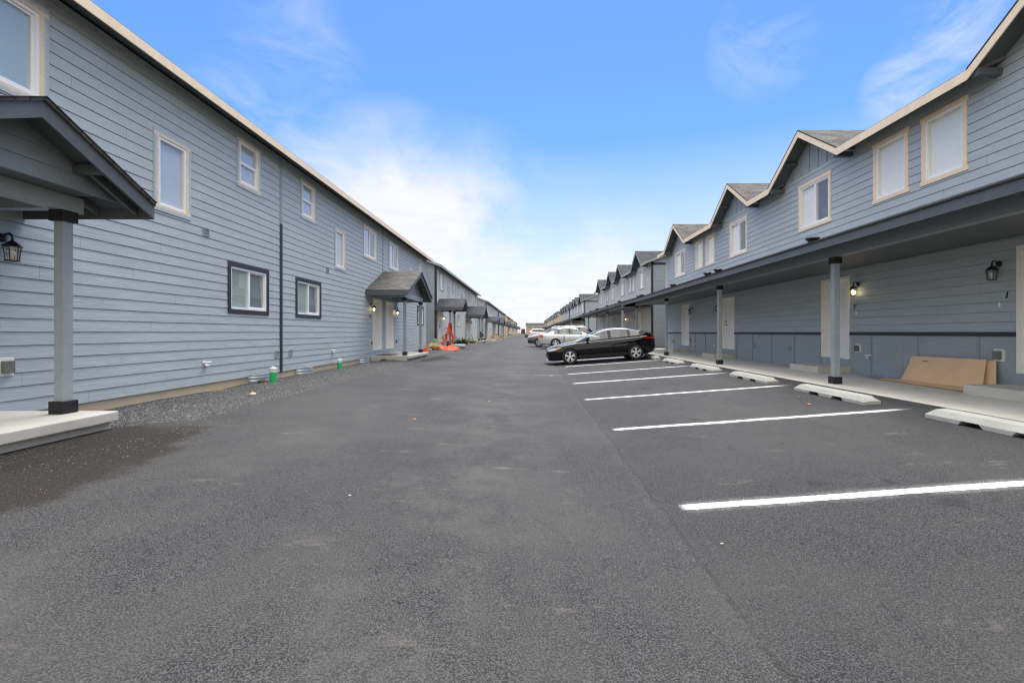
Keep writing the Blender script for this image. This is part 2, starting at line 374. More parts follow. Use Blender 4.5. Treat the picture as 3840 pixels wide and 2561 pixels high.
def tag(o,label=None,cat=None,group=None,kind=None):
    if label: o['label']=label
    if cat: o['category']=cat
    if group: o['group']=group
    if kind: o['kind']=kind
    return o
def empty(name,loc,label=None,cat=None,group=None):
    o=bpy.data.objects.new(name,None); o.empty_display_size=.2; COL.objects.link(o); o.location=loc
    return tag(o,label,cat,group)
def copy_tree(o,parent=None,loc=None):
    c=o.copy(); COL.objects.link(c)
    if parent is not None: c.parent=parent
    if loc is not None: c.location=loc
    for ch in list(o.children): copy_tree(ch,c)
    return c

# ------------------------------------------------------------------ ground
def g(x,y):
    if x>1.1: c=.07*(min(x,5.9)-1.1)
    else: c=.043*(1.1-max(x,-4.6))
    if x<-4.6: c+=.035*sstep(-4.6,-6.2,x)+.10*sstep(25,31,y)
    r=.2*sstep(18,34,y)*sstep(-4,.5,x)*(1-.6*sstep(2,6,x))
    return c+r
def lin(a,b,n): return [a+(b-a)*i/n for i in range(n+1)]
def sheet(name,xs,ys,zf,mat,label=None,kind='structure',uneven=None):
    mb=MB(); nx=len(xs)
    for y in ys:
        for x in xs:
            xx=x+(uneven(x,y) if uneven else 0)
            mb.v.append(V((xx,y,zf(xx,y)))); mb.e.append(0)
    for j in range(len(ys)-1):
        for i in range(nx-1): mb.f.append([j*nx+i,j*nx+i+1,(j+1)*nx+i+1,(j+1)*nx+i]); mb.m.append(0)
    o=mb.build(name,mat,smooth=True,recalc=False); tag(o,kind=kind); return o
YS=lin(-14,40,108)+lin(42,120,26)+lin(130,340,14)
sheet('ground',[-4000,-600,-120,-40,-20]+lin(-12,14,52)+[20,40,120,600,4000],[-4000,-300,-60]+YS+[380,600,1500,4000],lambda x,y:g(x,y)-.06-.0*abs(x),'soil')
def redge(x,y):
    if x>-4.0: return 0
    k=sstep(-4.0,-4.42,x)
    return k*(.10*noise.noise(V((y*.7,3,0)))+.03*noise.noise(V((y*4,9,0)))-.25*sstep(15.5,18,y)*(1-sstep(23,26,y))-.75*(1-sstep(5.3,6.3,y)))
def roadz(x,y):
    d=abs(x-1.05-.05*noise.noise(V((0,y*.6,2))))
    return g(x,y)+.002*max(0,1-d/.12)*(1 if y<20 else 0)+.004*noise.noise(V((x*1.3,y*1.3,0)))+(-.012*sstep(-4.2,-4.45,x))
sheet('road',[-4.42,-4.3,-4.1]+lin(-3.8,.6,18)+lin(.75,1.4,13)+lin(1.7,5.86,18),YS,roadz,'asphalt',uneven=redge)
def gravz(x,y):
    return g(x,y)-.006+.022*sstep(-4.6,-5.2,x)-.07*sstep(-5.6,-6.2,x)+.012*noise.noise(V((x*3,y*3,1)))+.02*noise.noise(V((x*.9,y*.9,4)))-.03*sstep(-4.6,-4.1,x)-.06*(1-sstep(5.3,6.1,y+.25*noise.noise(V((x*4,y*2,7)))))*sstep(-5.3,-4.95,x)
sheet('gravel',lin(-6.5,-4.15,24),lin(-6,58,320),gravz,'gravel')

def stripe(y,x0,x1,w=.105):
    mb=MB(); n=40; fade=[]
    xs=lin(x0-.02,x1+.25,n); k=w*1.25
    offs=[-k,-.42*k,0,.42*k,k]; ed=[1,.42,0,.42,1]
    for x in xs:
        f=sstep(x0-.02,x0+.0,x)*(1-sstep(x1-.25,x1+.22,x)); wob=.006*noise.noise(V((x*1.2,y,0)))
        for o,e in zip(offs,ed):
            mb.v.append(V((x,y+o+wob,roadz(x,y+o)+.005))); mb.e.append(e); fade.append(f)
    for i in range(n):
        for j in range(4): mb.f.append([i*5+j,(i+1)*5+j,(i+1)*5+j+1,i*5+j+1]); mb.m.append(0)
    o=mb.build('road_marking','stripe',recalc=False,edge=True); tag(o,kind='structure')
    at=o.data.attributes.new('fade','FLOAT','POINT'); at.data.foreach_set('value',fade); return o
for y,x0 in ((3.59,1.2),(6.45,1.19),(9.36,1.13),(12.25,1.17),(14.9,1.24),(18.05,1.42),(21.1,1.4),(27.5,1.4),(30.4,1.4),(34.2,1.4),(37.8,1.4)):
    stripe(y,x0,5.2)

# ------------------------------------------------------------------ building pieces
def lap_wall(mb,P,u0,u1,z0,z1,exp,zs,holes=(),m=0,ulim=None,fine=True):
    k=math.floor((z0-zs)/exp+1e-6)
    while True:
        c0=zs+k*exp; c1=c0+exp; k+=1
        if c0>=z1-1e-4: break
        a0,a1=max(c0,z0),min(c1,z1)
        gz=c1-.008 if fine else c1
        cuts=sorted({a0,min(a1,gz),a1}|{h for q in holes for h in (q[2],q[3]) if a0<h<a1})
        cuts=[c for i,c in enumerate(cuts) if i==0 or c-cuts[i-1]>1e-5]
        dd=lambda z: .016-.010*(z-c0)/exp
        for q0,q1 in zip(cuts[:-1],cuts[1:]):
            zm=(q0+q1)/2; lo,hi=u0,u1
            if ulim: lo,hi=ulim(q1)
            if hi-lo<.02: continue
            segs=[(lo,hi)]
            for (h0,h1,g0,g1) in holes:
                if g0<zm<g1:
                    ns=[]
                    for s0,s1 in segs:
                        if h1<=s0 or h0>=s1: ns.append((s0,s1)); continue
                        if h0>s0: ns.append((s0,h0))
                        if h1<s1: ns.append((h1,s1))
                    segs=ns
            for s0,s1 in segs:
                if fine and zm>gz:
                    mb.quad(P(s0,q0,-.012),P(s1,q0,-.012),P(s1,q1,-.012),P(s0,q1,-.012),m)
                    mb.quad(P(s0,q0,dd(q0)),P(s1,q0,dd(q0)),P(s1,q0,-.012),P(s0,q0,-.012),m)
                    mb.quad(P(s0,q1,.016),P(s1,q1,.016),P(s1,q1,-.012),P(s0,q1,-.012),m)
                else:
                    mb.quad(P(s0,q0,dd(q0)),P(s1,q0,dd(q0)),P(s1,q1,dd(q1)),P(s0,q1,dd(q1)),m)
                    if not fine and q1>=c1-1e-4: mb.quad(P(s0,q1,.006),P(s1,q1,.006),P(s1,q1,.016),P(s0,q1,.016),m)

def window(parent,P,u0,u1,z0,z1,kind,trim,tw=.09,ears=0,blinds=('dim','dim'),glass='glass',det=2,flip=False):
    mb=MB()
    E=lambda a,b:[a,b]
    def board(p,eo):   # p: 8 corners as box; eo: edge values for the 8 corners
        mb.box8(p,0,eo)
    t0,t1=.004,.032
    def hb(ua,ub,za,zb,ea,eb,vert):
        P8=[P(ua,za,t0),P(ub,za,t0),P(ub,za,t1),P(ua,za,t1),P(ua,zb,t0),P(ub,zb,t0),P(ub,zb,t1),P(ua,zb,t1)]
        if vert: ed=[ea,eb,eb,ea,ea,eb,eb,ea]
        else: ed=[ea,ea,ea,ea,eb,eb,eb,eb]
        board(P8,ed)
    hb(u0-tw,u0,z0-.002,z1+.002,1,0,True); hb(u1,u1+tw,z0-.002,z1+.002,0,1,True)
    hb(u0-tw-ears,u1+tw+ears,z1+.002,z1+tw*1.05,0,1,False); hb(u0-tw-ears,u1+tw+ears,z0-tw*1.05,z0-.002,1,0,False)
    w=mb.build('window',trim,parent,edge=True)
    fw=.045; fr=MB(); D0,D1=-.078,.014
    fr.pbox(P,u0,u0+fw,z0,z1,D0,D1); fr.pbox(P,u1-fw,u1,z0,z1,D0,D1)
    fr.pbox(P,u0+fw,u1-fw,z0,z0+fw,D0,D1-.001); fr.pbox(P,u0+fw,u1-fw,z1-fw,z1,D0,D1-.001)
    um=(u0+u1)/2; zm=(z0+z1)/2
    if kind=='slider': 
        fr.pbox(P,um-.028,um+.028,z0+fw,z1-fw,D0,D1-.012)
        sa,sb=(um+.028,u1-fw) if not flip else (u0+fw,um-.028)
        fr.pbox(P,sa,sa+.03,z0+fw,z1-fw,D0,-.012); fr.pbox(P,sb-.03,sb,z0+fw,z1-fw,D0,-.012)
        fr.pbox(P,sa+.03,sb-.03,z0+fw,z0+fw+.03,D0,-.013); fr.pbox(P,sa+.03,sb-.03,z1-fw-.03,z1-fw,D0,-.013)
    if kind=='hung':
        fr.pbox(P,u0+fw,u1-fw,zm-.03,zm+.03,D0,D1-.012)
        fr.pbox(P,u0+fw,u0+fw+.03,z0+fw,zm-.03,D0,-.012); fr.pbox(P,u1-fw-.03,u1-fw,z0+fw,zm-.03,D0,-.012); fr.pbox(P,u0+fw+.03,u1-fw-.03,z0+fw,z0+fw+.03,D0,-.013)
    fr.build('frame','vinyl',w)
    pn=MB(); pn.quad(P(u0+fw*.9,z0+fw*.9,-.03),P(u1-fw*.9,z0+fw*.9,-.03),P(u1-fw*.9,z1-fw*.9,-.03),P(u0+fw*.9,z1-fw*.9,-.03)); pn.build('pane',glass,w)
    bl=MB(); bm_=list(dict.fromkeys(blinds))
    ia=bm_.index(blinds[0]); ib=bm_.index(blinds[1])
    if kind=='hung': bl.pbox(P,u0,u1,z0,zm,-.083,-.076,ia); bl.pbox(P,u0,u1,zm,z1,-.083,-.076,ib)
    else: bl.pbox(P,u0,um,z0,z1,-.083,-.076,ia); bl.pbox(P,um,u1,z0,z1,-.083,-.076,ib)
    bl.build('blind',bm_,w)
    return (u0,u1,z0,z1)

def simple_window(parent,P,u0,u1,z0,z1,trim,pane='pale',hang='v'):
    mb=MB(); tw=.1
    mb.pbox(P,u0-tw,u0,z0-tw,z1+tw,.0,.03); mb.pbox(P,u1,u1+tw,z0-tw,z1+tw,.0,.03); mb.pbox(P,u0,u1,z0-tw,z0,.0,.03); mb.pbox(P,u0,u1,z1,z1+tw,.0,.03)
    w=mb.build('window',trim,parent)
    p=MB(); p.pbox(P,u0,u1,z0,z1,.004,.018,0)
    um=(u0+u1)/2; p.pbox(P,um-.025,um+.025,z0,z1,.018,.024,1)
    p.build('pane',[pane,'vinyl'],w)

def door(parent,P,u0,u1,z0,z1,tr=.085,hinge=1,handle='tin',det=2):
    ia,ib=u0+tr,u1-tr; zb=z1-tr
    fr=MB()
    fr.pbox(P,u0,ia,z0,z1,.0,.034); fr.pbox(P,ib,u1,z0,z1,.0,.034); fr.pbox(P,ia,ib,zb,z1,.0,.033)
    if det: 
        fr.pbox(P,ia-.02,ia+.012,z0+.02,zb,-.13,.0); fr.pbox(P,ib-.012,ib+.02,z0+.02,zb,-.13,.0); fr.pbox(P,ia-.02,ib+.02,zb-.012,zb+.02,-.13,.0); fr.pbox(P,ia-.02,ib+.02,z0,z0+.035,-.13,.02)
    ds=-.09 if det else .006
    s=MB(); s.pbox(P,ia,ib,z0+.03,zb,ds-.04,ds)
    w=ib-ia; h=zb-z0-.03
    if det:
        for c in (.12,.55):
            for (a,b) in ((.08,.36),(.41,.70),(.76,.93)):
                x0,x1=ia+w*c,ia+w*(c+.33); q0,q1=z0+.03+h*a,z0+.03+h*b
                for (e0,e1,f0,f1) in ((x0,x1,q0,q0+.018),(x0,x1,q1-.018,q1),(x0,x0+.018,q0+.018,q1-.018),(x1-.018,x1,q0+.018,q1-.018)):
                    s.pbox(P,e0,e1,f0,f1,ds,ds+.008)
                s.pbox(P,x0+.05,x1-.05,q0+.05,q1-.05,ds,ds+.006)
    d=s.build('door','door',parent); fr.build('frame','doorfr',d)
    uh=ia+.07 if hinge>0 else ib-.07
    for zz,nm in ((z0+1.0,'handle'),(z0+1.14,'deadbolt')):
        hm=MB()
        c=P(uh,zz,ds); o=P(uh,zz,ds+.06)
        hm.tube([c,c+(o-c)*.3,c+(o-c)*.35,o],[.033,.033,.014,.026],10)
        hm.build(nm,handle,d)

def lantern(P,u,z,label,lit=False,scale=.88):
    c=P(u,z,.0); n=(P(u,z,1)-c).normalized(); up=V((0,0,1)); s=scale
    def L(d,h): return c+n*d*s+up*h*s
    r=empty('wall_lantern',c,label,'wall lamp','black lanterns beside the doors')
    m=MB(); m.tube([L(.01,.06),L(.03,.06),L(.038,.06)],[.062*s,.058*s,.03*s],12); m.build('wall_plate','blackmetal',r,smooth=True)
    a=MB(); a.tube([L(.03,.06),L(.07,.11),L(.12,.125),L(.155,.09),L(.16,.02)],[.014*s]*5,8); a.build('arm','blackmetal',r,smooth=True)
    cc=L(.16,0)
    h=MB(); h.lathe([(.004,.055*s),(.012,.04*s),(.008,.028*s),(.018,.02*s),(.05,-.005*s),(.092,-.055*s),(.095,-.065*s),(.06,-.066*s)],cc,n=6); h.build('hood','blackmetal',r)
    k=MB()
    for i in range(6):
        q=math.pi/3*i; d=V((math.cos(q),math.sin(q),0))
        k.tube([cc+d*.084*s-up*.06*s,cc+d*.066*s-up*.25*s],.006*s,5)
    k.lathe([(.072*s,-.245*s),(.08*s,-.25*s),(.08*s,-.262*s),(.02*s,-.27*s)],cc,n=6); k.build('cage','blackmetal',r)
    gl=MB(); gl.lathe([(.076*s,-.066*s),(.06*s,-.246*s)],cc,n=6,cap=False); gl.build('glass','lampglass',r)
    b=MB(); b.lathe([(.012*s,-.24*s),(.014*s,-.2*s),(.03*s,-.16*s),(.03*s,-.13*s),(.012*s,-.1*s)],cc,n=10); b.build('bulb','bulbon' if lit else 'bulb',r,smooth=True)
    if lit:
        ld=bpy.data.lights.new('lantern_light','POINT'); ld.energy=.45; ld.color=(1,.72,.4); ld.shadow_soft_size=.05
        lo=bpy.data.objects.new('lantern_light',ld); COL.objects.link(lo); lo.parent=r; lo.location=(cc-c)-up*.15*s
    return r

def vent(parent,P,u,z,w=.16,h=.16,mat='blue'):
    m=MB(); t=.014
    for a in ((u-w/2,u+w/2,z-h/2,z-h/2+t),(u-w/2,u+w/2,z+h/2-t,z+h/2),(u-w/2,u-w/2+t,z-h/2+t,z+h/2-t),(u+w/2-t,u+w/2,z-h/2+t,z+h/2-t)): m.pbox(P,*a,.0,.036)
    for i in range(3):
        q=z-h/2+t+(h-2*t)*(i+.15)/3
        p=[P(u-w/2+t,q,.0),P(u+w/2-t,q,.0),P(u+w/2-t,q,.034),P(u-w/2+t,q,.034),P(u-w/2+t,q+.04,.0),P(u+w/2-t,q+.04,.0),P(u+w/2-t,q+.008,.034),P(u-w/2+t,q+.008,.034)]
        m.box8(p)
    m.build('vent',mat,parent)
def outlet(parent,P,u,z,mat='white'):
    m=MB(); m.pbox(P,u-.09,u+.09,z-.11,z+.11,.0,.03); ob=m.build('meter_box','white',parent,bevel=.004)
    k=MB(); k.pbox(P,u-.055,u+.055,z-.075,z+.075,.03,.085); k.build('cover','coverglass',ob,bevel=.006)
def pipes(parent,P,u,z):
    m=MB()
    for du,dz,dirn in ((-.02,.03,1),(.03,-.03,-1)):
        m.tube([P(u+du,z+dz,.0),P(u+du,z+dz,.06),P(u+du+.01*dirn,z+dz,.085),P(u+du+.09*dirn,z+dz-.0,.09)],.021,10); m.tube([P(u+du,z+dz,.018),P(u+du,z+dz,.03)],.032,10)
    m.build('drain_pipe','white',parent,smooth=True)
def doorbell(parent,P,u,z):
    m=MB(); m.pbox(P,u-.022,u+.022,z-.045,z+.045,.0,.03); m.build('doorbell','white',parent,bevel=.012)
def numeral(parent,P,u,z,txt,size=.125):
    cu=bpy.data.curves.new('numeral','FONT'); cu.body=txt; cu.size=size*1.35; cu.extrude=.004; cu.align_x='CENTER'; cu.shear=.18
    ob=bpy.data.objects.new('t',cu); COL.objects.link(ob); dg=bpy.context.evaluated_depsgraph_get()
    me=bpy.data.meshes.new_from_object(ob.evaluated_get(dg)); bpy.data.objects.remove(ob)
    c=P(u,z,.022); n=(P(u,z,1)-P(u,z,0)).normalized(); up=V((0,0,1)); rt=up.cross(n)
    org=world_of(parent)
    for v in me.vertices:
        q=v.co.copy(); v.co=c+rt*q.x+up*(q.y-size*.48)+n*q.z-org
    me.materials.clear(); me.materials.append(MT['blackmetal'])
    o=bpy.data.objects.new('house_number',me); COL.objects.link(o); o.parent=parent

def uv_roof_x(p,n): # slope falls along x (ridge along y)
    return (p.y, p.x*1.07)
def uv_roof_y(p,n):
    return (p.x, p.y*1.15)

def gable_roof_main(root,xe,xr,xb,y0,y1,ze,zr,zeb,shing,sof,fasc,notches=(),fh=.14,side=1):
    """ridge along Y. xe front eave, xr ridge, xb back eave. notches: list of (c,half,xv,zv) valley cuts in the front slope"""
    th=.035; dk=.10
    def slab(mb,t0,t1,m):
        pts=[(y0,xe)]
        for (c,h,xv) in notches: pts += [(c-h,xe),(c,xv),(c+h,xe)]
        pts += [(y1,xe),(y1,xr),(y0,xr)]
        zf=lambda x: ze+(zr-ze)*(x-xe)/(xr-xe)
        mb.prism([(x,y,zf(x)+t0) for (y,x) in pts],(0,0,t1-t0),m)
        zb=lambda x: zr+(zeb-zr)*(x-xr)/(xb-xr)
        mb.prism([(xr,y0,zr+t0),(xr,y1,zr+t0),(xb,y1,zeb+t0),(xb,y0,zeb+t0)],(0,0,t1-t0),m)
    mb=MB(); slab(mb,0,th,0)
    rf=mb.build('roof',shing,root,uvfn=uv_roof_x)
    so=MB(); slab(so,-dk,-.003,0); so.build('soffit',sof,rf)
    fb=MB(); s=1 if xe<xr else -1   # outward is -s
    segs=[]; a=y0-.02
    for (c,h,xv) in notches: segs.append((a,c-h)); a=c+h
    segs.append((a,y1+.02))
    for (p,q) in segs: fb.box(xe-s*.022,xe-s*.001,p,q,ze-fh-.01,ze+.012)
    fb.box(xb+s*.001,xb+s*.022,y0,y1,zeb-fh,zeb+.01)
    for yy,dy in ((y0,-.022),(y1,.022)):
        ya,yb=min(yy,yy+dy),max(yy,yy+dy); sh=.001 if dy>0 else -.001
        for (xa,za,xc,zc) in ((xe,ze,xr,zr),(xr,zr,xb,zeb)):
            fb.prism([(xa,ya+sh,za-fh),(xc,ya+sh,zc-fh),(xc,ya+sh,zc+.01),(xa,ya+sh,za+.01)],(0,yb-ya,0))
    fb.build('fascia',fasc,rf)
    return rf

# ------------------------------------------------------------------ LEFT ROW TEMPLATE
XL=-6.35
def left_building(S,zb,label,sid,sidE,trim,lowtrim,fasc,shing,detail,porchX=4.70,length=24.63,lit=False,post='blue',lan=None,nums=None):
    dS=S-3.4; dz=zb-.385
    root=empty('townhouse_row',(XL,S+length/2,zb),label,'house row','two-storey townhouse rows along the left')
    P=lambda u,z,d: V((XL+d,u+dS,z+dz))
    y0,y1=3.4,3.4+length; top=5.86
    holes=[]; W=[]
    full=length>20
    spec=[(4.58,5.89,4.40,5.50,'slider'),(7.78,8.41,3.58,4.75,'fixed'),(9.97,10.63,4.68,5.58,'hung'),(12.73,13.39,4.68,5.58,'hung'),(14.94,15.58,3.58,4.75,'fixed'),
          (17.48,18.79,4.37,5.46,'slider'),(20.68,21.98,4.37,5.46,'slider'),(23.98,24.55,3.58,4.75,'fixed'),(26.08,26.68,4.68,5.58,'hung')]
    low=[(9.66,10.98,1.89,2.80),(12.44,13.76,1.89,2.80),(25.85,27.2,1.89,2.80)]
    doors=[(3.98,5.06),(18.45,19.56),(20.12,21.24)]
    if detail:
        for q in spec: holes.append(q[:4])
        for q in low: holes.append(q)
        for d in doors: holes.append((d[0]+.06,d[1]-.06,.65,2.79-.06))
    w=MB(); lap_wall(w,P,y0,y1,.385,top,.1687,.385,holes,0,fine=detail>0)
    D=10.; xr=XL-D/2
    zr=6.0+.38*(D/2+.42)
    for (yy,sg) in ((y0,-1),(y1,1)):
        PE=lambda u,z,d: V((u,yy+dS+sg*d,z+dz))
        def ul(z):
            if z<=top+.02: return (XL-D,XL)
            k=max(0,(z-top-.02)/.38); return (XL-D+k,XL-k)
        lap_wall(w,PE,XL-D,XL,.385,zr-.15,.1687,.385,(),1,ulim=ul,fine=detail>0)
        bp=[(XL-D,yy+dS-sg*.02,zb),(XL,yy+dS-sg*.02,zb),(XL,yy+dS-sg*.02,top+dz),(xr,yy+dS-sg*.02,zr-.12+dz),(XL-D,yy+dS-sg*.02,top+dz)]
        w.add(bp,[(0,1,2,3,4)],1)
    w.quad((XL-D,y0+dS,zb),(XL-D,y1+dS,zb),(XL-D,y1+dS,top+dz),(XL-D,y0+dS,top+dz),1)
    w.build('wall',[sid,sidE],root)
    f=MB(); f.box(XL-D+.03,XL-.015,y0+dS+.03,y1+dS-.03,zb-.5,zb+.0); f.build('foundation','found',root)
    # vertical trims
    for u in (11.62,19.74):
        t=MB(); 
        if u<12 and lowtrim!='grey':
            t.pbox(P,u-.05,u+.05,.375,4.15,.002,.034,0); t.pbox(P,u-.05,u+.05,4.15,top,.002,.033,1); t.build('trim_board',[lowtrim,'blue'],root)
        else:
            z0_=3.95 if u>15 else .375
            t.pbox(P,u-.045,u+.045,z0_,top,.002,.03,0); t.build('trim_board','blue' if lowtrim!='grey' else 'grey',root)
    for yy,sg in ((y0,-1),(y1,1)):
        t=MB(); a,b=(yy-.03,yy+.10) if sg<0 else (yy-.05,yy+.022)
        t.pbox(P,a,b,.375,top,-.12,.03); t.build('corner_board',lowtrim if (lowtrim!='grey' or sg>0) and sg<0 else ('blue' if detail==2 else 'dark'),root)
    gable_roof_main(root,XL+.42,xr,XL-D-.42,y0+dS-.30,y1+dS+.40,6.0-.16+dz+.0,zr-.16+dz,6.0-.16+dz,shing,'soff',fasc,fh=.13)
    bl={'slider':('pale','screen'),'fixed':('pale','pale'),'hung':('pale','pale')}
    if detail:
        for q in spec: window(root,P,*q[:4],q[4],trim,.105,blinds=bl[q[4]] if q[0]>5 else ('blind','blind'),det=detail)
        for q in low: window(root,P,*q,'slider',lowtrim,.09,blinds=('blind','dim'),det=detail)
        for u,z in ((8.92,3.35),(14.3,3.35),(11.42,.85),(12.08,.85)): vent(root,P,u,z)
        for u in (8.88,14.65,25.1): pipes(root,P,u,.77)
        for u in (5.5,18.2,21.6): outlet(root,P,u,.97)
        for u in (18.25,21.45): doorbell(root,P,u,1.83)
    else:
        for q in spec: simple_window(root,P,*q[:4],trim)
        for q in low: simple_window(root,P,*q,trim)
    for i,d in enumerate(doors): door(root,P,d[0],d[1],.65,2.79,hinge=-1 if i==0 else 1,handle='tin' if detail==2 else 'blackmetal',det=detail)
    if nums:
        for u,t in nums: numeral(root,P,u,2.03,t)
    # porches: (ridge Y, half span, ridge z, eave z, posts)
    for (yc,hs,zrg,zev,ps,sl0,sl1) in ((4.40,1.30,3.63,2.97,(3.5,5.30),3.1,5.46),(19.80,2.17,3.98,2.99,(18.55,21.25),18.18,21.7)):
        xf=-porchX; xw=XL
        Q=lambda x,y,z: V((x,y+dS,z+dz))
        rf=MB(); sp=.035
        for sg in (-1,1):
            rf.prism([Q(xf-.0+.03,yc,zrg),Q(xw+.0,yc,zrg),Q(xw+.0,yc+sg*hs,zev),Q(xf+.03,yc+sg*hs,zev)],(0,0,sp))
        po=rf.build('porch_roof',shing,root,uvfn=uv_roof_y)
        if detail:   # individual shingle courses stepping up the rake
            st=MB(); nn=9
            for sg in (-1,1):
                for k in range(nn):
                    a=k/nn; b=(k+1)/nn; ya,yb=yc+sg*hs*a,yc+sg*hs*b; za,zb_=zrg+(zev-zrg)*a,zrg+(zev-zrg)*b
                    st.prism([Q(xf+.045,ya,za+.036),Q(xw+.002,ya,za+.036),Q(xw+.002,yb,zb_+.036),Q(xf+.045,yb,zb_+.036)],(0,0,.006+.0))
                    st.prism([Q(xf+.045,yb-sg*.02,zb_+.043),Q(xw+.002,yb-sg*.02,zb_+.043),Q(xw+.002,yb,zb_+.034),Q(xf+.045,yb,zb_+.034)],(0,0,.007))
            st.build('shingles',shing,po,uvfn=uv_roof_y)
        dk=MB()
        for sg in (-1,1):
            dk.prism([Q(xf-.02,yc,zrg-.003),Q(xw,yc,zrg-.003),Q(xw,yc+sg*hs,zev-.003),Q(xf-.02,yc+sg*hs,zev-.003)],(0,0,-.03))
        # rafter tails / lookouts
        for k in range(1,4):
            for sg in (-1,1):
                yy=yc+sg*hs*.62; zz=zev+(zrg-zev)*.38-.035
                x=xw+(xf-xw)*k/3.4
                dk.prism([Q(x,yc+sg*hs*.99,zev-.04),Q(x,yc+sg*hs*.50,zev+(zrg-zev)*.5-.04),Q(x,yc+sg*hs*.50,zev+(zrg-zev)*.5-.13),Q(x,yc+sg*hs*.99,zev-.12)],(-.04,0,0))
        for sg in (-1,1):
            a=.52; yy=yc+sg*hs*a; zz=zrg+(zev-zrg)*a-.035
            dk.prism([Q(xf-.024,yy-.045,zz-.01),Q(xf-.024,yy+.045,zz-.01),Q(xf-.024,yy+.045,zz-.1),Q(xf-.024,yy-.045,zz-.1)],(-.36,0,0))
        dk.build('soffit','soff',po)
        fb=MB(); fh=.165
        for sg in (-1,1):
            fb.prism([Q(xf,yc,zrg+.01),Q(xf,yc+sg*(hs+.012),zev+.005),Q(xf,yc+sg*(hs+.012),zev-fh),Q(xf,yc,zrg-fh)],(-.022,0,0))
            ya=yc+sg*(hs+.002); yb=ya+sg*.022
            fb.prism([Q(xf-.023,ya,zev-.165),Q(xw,ya,zev-.165),Q(xw,ya,zev+.003),Q(xf-.023,ya,zev+.003)],(0,yb-ya,0))
        fb.build('fascia','fascdk',po)
        dr=MB()
        for sg in (-1,1): dr.prism([Q(xf+.002,yc,zrg+.034),Q(xf+.002,yc+sg*(hs+.012),zev+.034),Q(xf+.002,yc+sg*(hs+.012),zev-.0),Q(xf+.002,yc,zrg)],(.018,0,0))
        dr.build('drip_edge','edge',po)
        # gable panel set back
        xg=xf-.36; gp=MB(); hb=hs-.36; zbm=2.80
        sl=(zrg-zev)/hs
        top_=lambda y: zrg-.03-sl*abs(y-yc)
        zc=zbm+.18
        nrow=6
        for k in range(nrow):
            q0=zc+k*.17; q1=min(q0+.17,zrg-.05)
            if q0>=zrg-.06: break
            h0=min((zrg-.03-q0)/sl,hs-.02); h1=min((zrg-.03-q1)/sl,hs-.02)
            gp.add([Q(xg+.012,yc-h0,q0),Q(xg+.012,yc+h0,q0),Q(xg,yc+h1,q1),Q(xg,yc-h1,q1),Q(xg-.03,yc-h0,q0),Q(xg-.03,yc+h0,q0),Q(xg-.03,yc+h1,q1),Q(xg-.03,yc-h1,q1)],[(0,1,2,3),(4,7,6,5),(0,4,5,1),(3,2,6,7),(0,3,7,4),(1,5,6,2)])
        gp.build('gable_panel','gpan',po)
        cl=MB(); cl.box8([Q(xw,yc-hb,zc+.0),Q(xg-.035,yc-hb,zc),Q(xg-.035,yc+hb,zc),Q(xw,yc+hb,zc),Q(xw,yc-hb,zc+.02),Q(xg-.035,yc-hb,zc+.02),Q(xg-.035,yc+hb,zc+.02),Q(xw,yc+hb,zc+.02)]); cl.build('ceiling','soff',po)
        bmn=MB(); xp=-5.42 if yc<10 else -5.06
        ends=(ps[0]-.30,ps[1]+.16)
        bmn.box8([Q(xp-.08,ends[0],zbm),Q(xp+.08,ends[0],zbm),Q(xp+.08,ends[1],zbm),Q(xp-.08,ends[1],zbm),Q(xp-.08,ends[0],zc-.003),Q(xp+.08,ends[0],zc-.003),Q(xp+.08,ends[1],zc-.003),Q(xp-.08,ends[1],zc-.003)])
        for yq in ps:
            bmn.box8([Q(xw+.02,yq-.06,zbm+.02),Q(xp-.081,yq-.06,zbm+.02),Q(xp-.081,yq+.06,zbm+.02),Q(xw+.02,yq+.06,zbm+.02),Q(xw+.02,yq-.06,zc-.004),Q(xp-.081,yq-.06,zc-.004),Q(xp-.081,yq+.06,zc-.004),Q(xw+.02,yq+.06,zc-.004)])
        bmn.build('beam','blue',po)
        slz=.45
        for yq in ps:
            pm=MB(); c=Q(xp,yq,0); pm.box(c.x-.057,c.x+.057,c.y-.057,c.y+.057,slz+dz+.12,zbm+dz-.11); pp=pm.build('post',post,root,bevel=.006)
            cm=MB(); cm.box(c.x-.088,c.x+.088,c.y-.088,c.y+.088,zbm+dz-.13,zbm+dz-.001); cm.build('cap','blackwood',pp,bevel=.004)
            bm2=MB(); bm2.box(c.x-.088,c.x+.088,c.y-.088,c.y+.088,slz+dz+.001,slz+dz+.145); bm2.build('base','blackwood',pp,bevel=.004)
        # slab
        if True:
            sm=MB(); xs=-4.92 if yc<10 else -4.78
            if detail<2: xs=-4.62
            n=14; ys=lin(sl0,sl1,n); pr=[]
            zt=slz+dz
            for i,y in enumerate(ys):
                jt=.012*noise.noise(V((y*3,zt,1))) ; j2=.03*noise.noise(V((y*4,5,1)))
                yy=y+dS
                pr.append([V((xs,yy,zt)),V((xs+jt*.4,yy,zt-.115+j2*.6)),V((xs-.09,yy,zt-.12)),V((xs-.10,yy,zt-.36)),V((XL+.02,yy,zt-.36)),V((XL+.02,yy,zt))])
            for q in pr: sm.v += q; sm.e += [0]*6
            for i in range(n):
                for k in range(6): sm.f.append([i*6+k,i*6+(k+1)%6,(i+1)*6+(k+1)%6,(i+1)*6+k]); sm.m.append(0)
            sm.f.append(list(range(6))); sm.m.append(0); sm.f.append([n*6+k for k in range(6)][::-1]); sm.m.append(0)
            so=sm.build('porch_slab','slab',bevel=.012 if detail else 0,origin=(XL,(sl0+sl1)/2+dS,zt-.3))
            SLABS.append((S,yc,so))
    return root,P
SLABS=[]
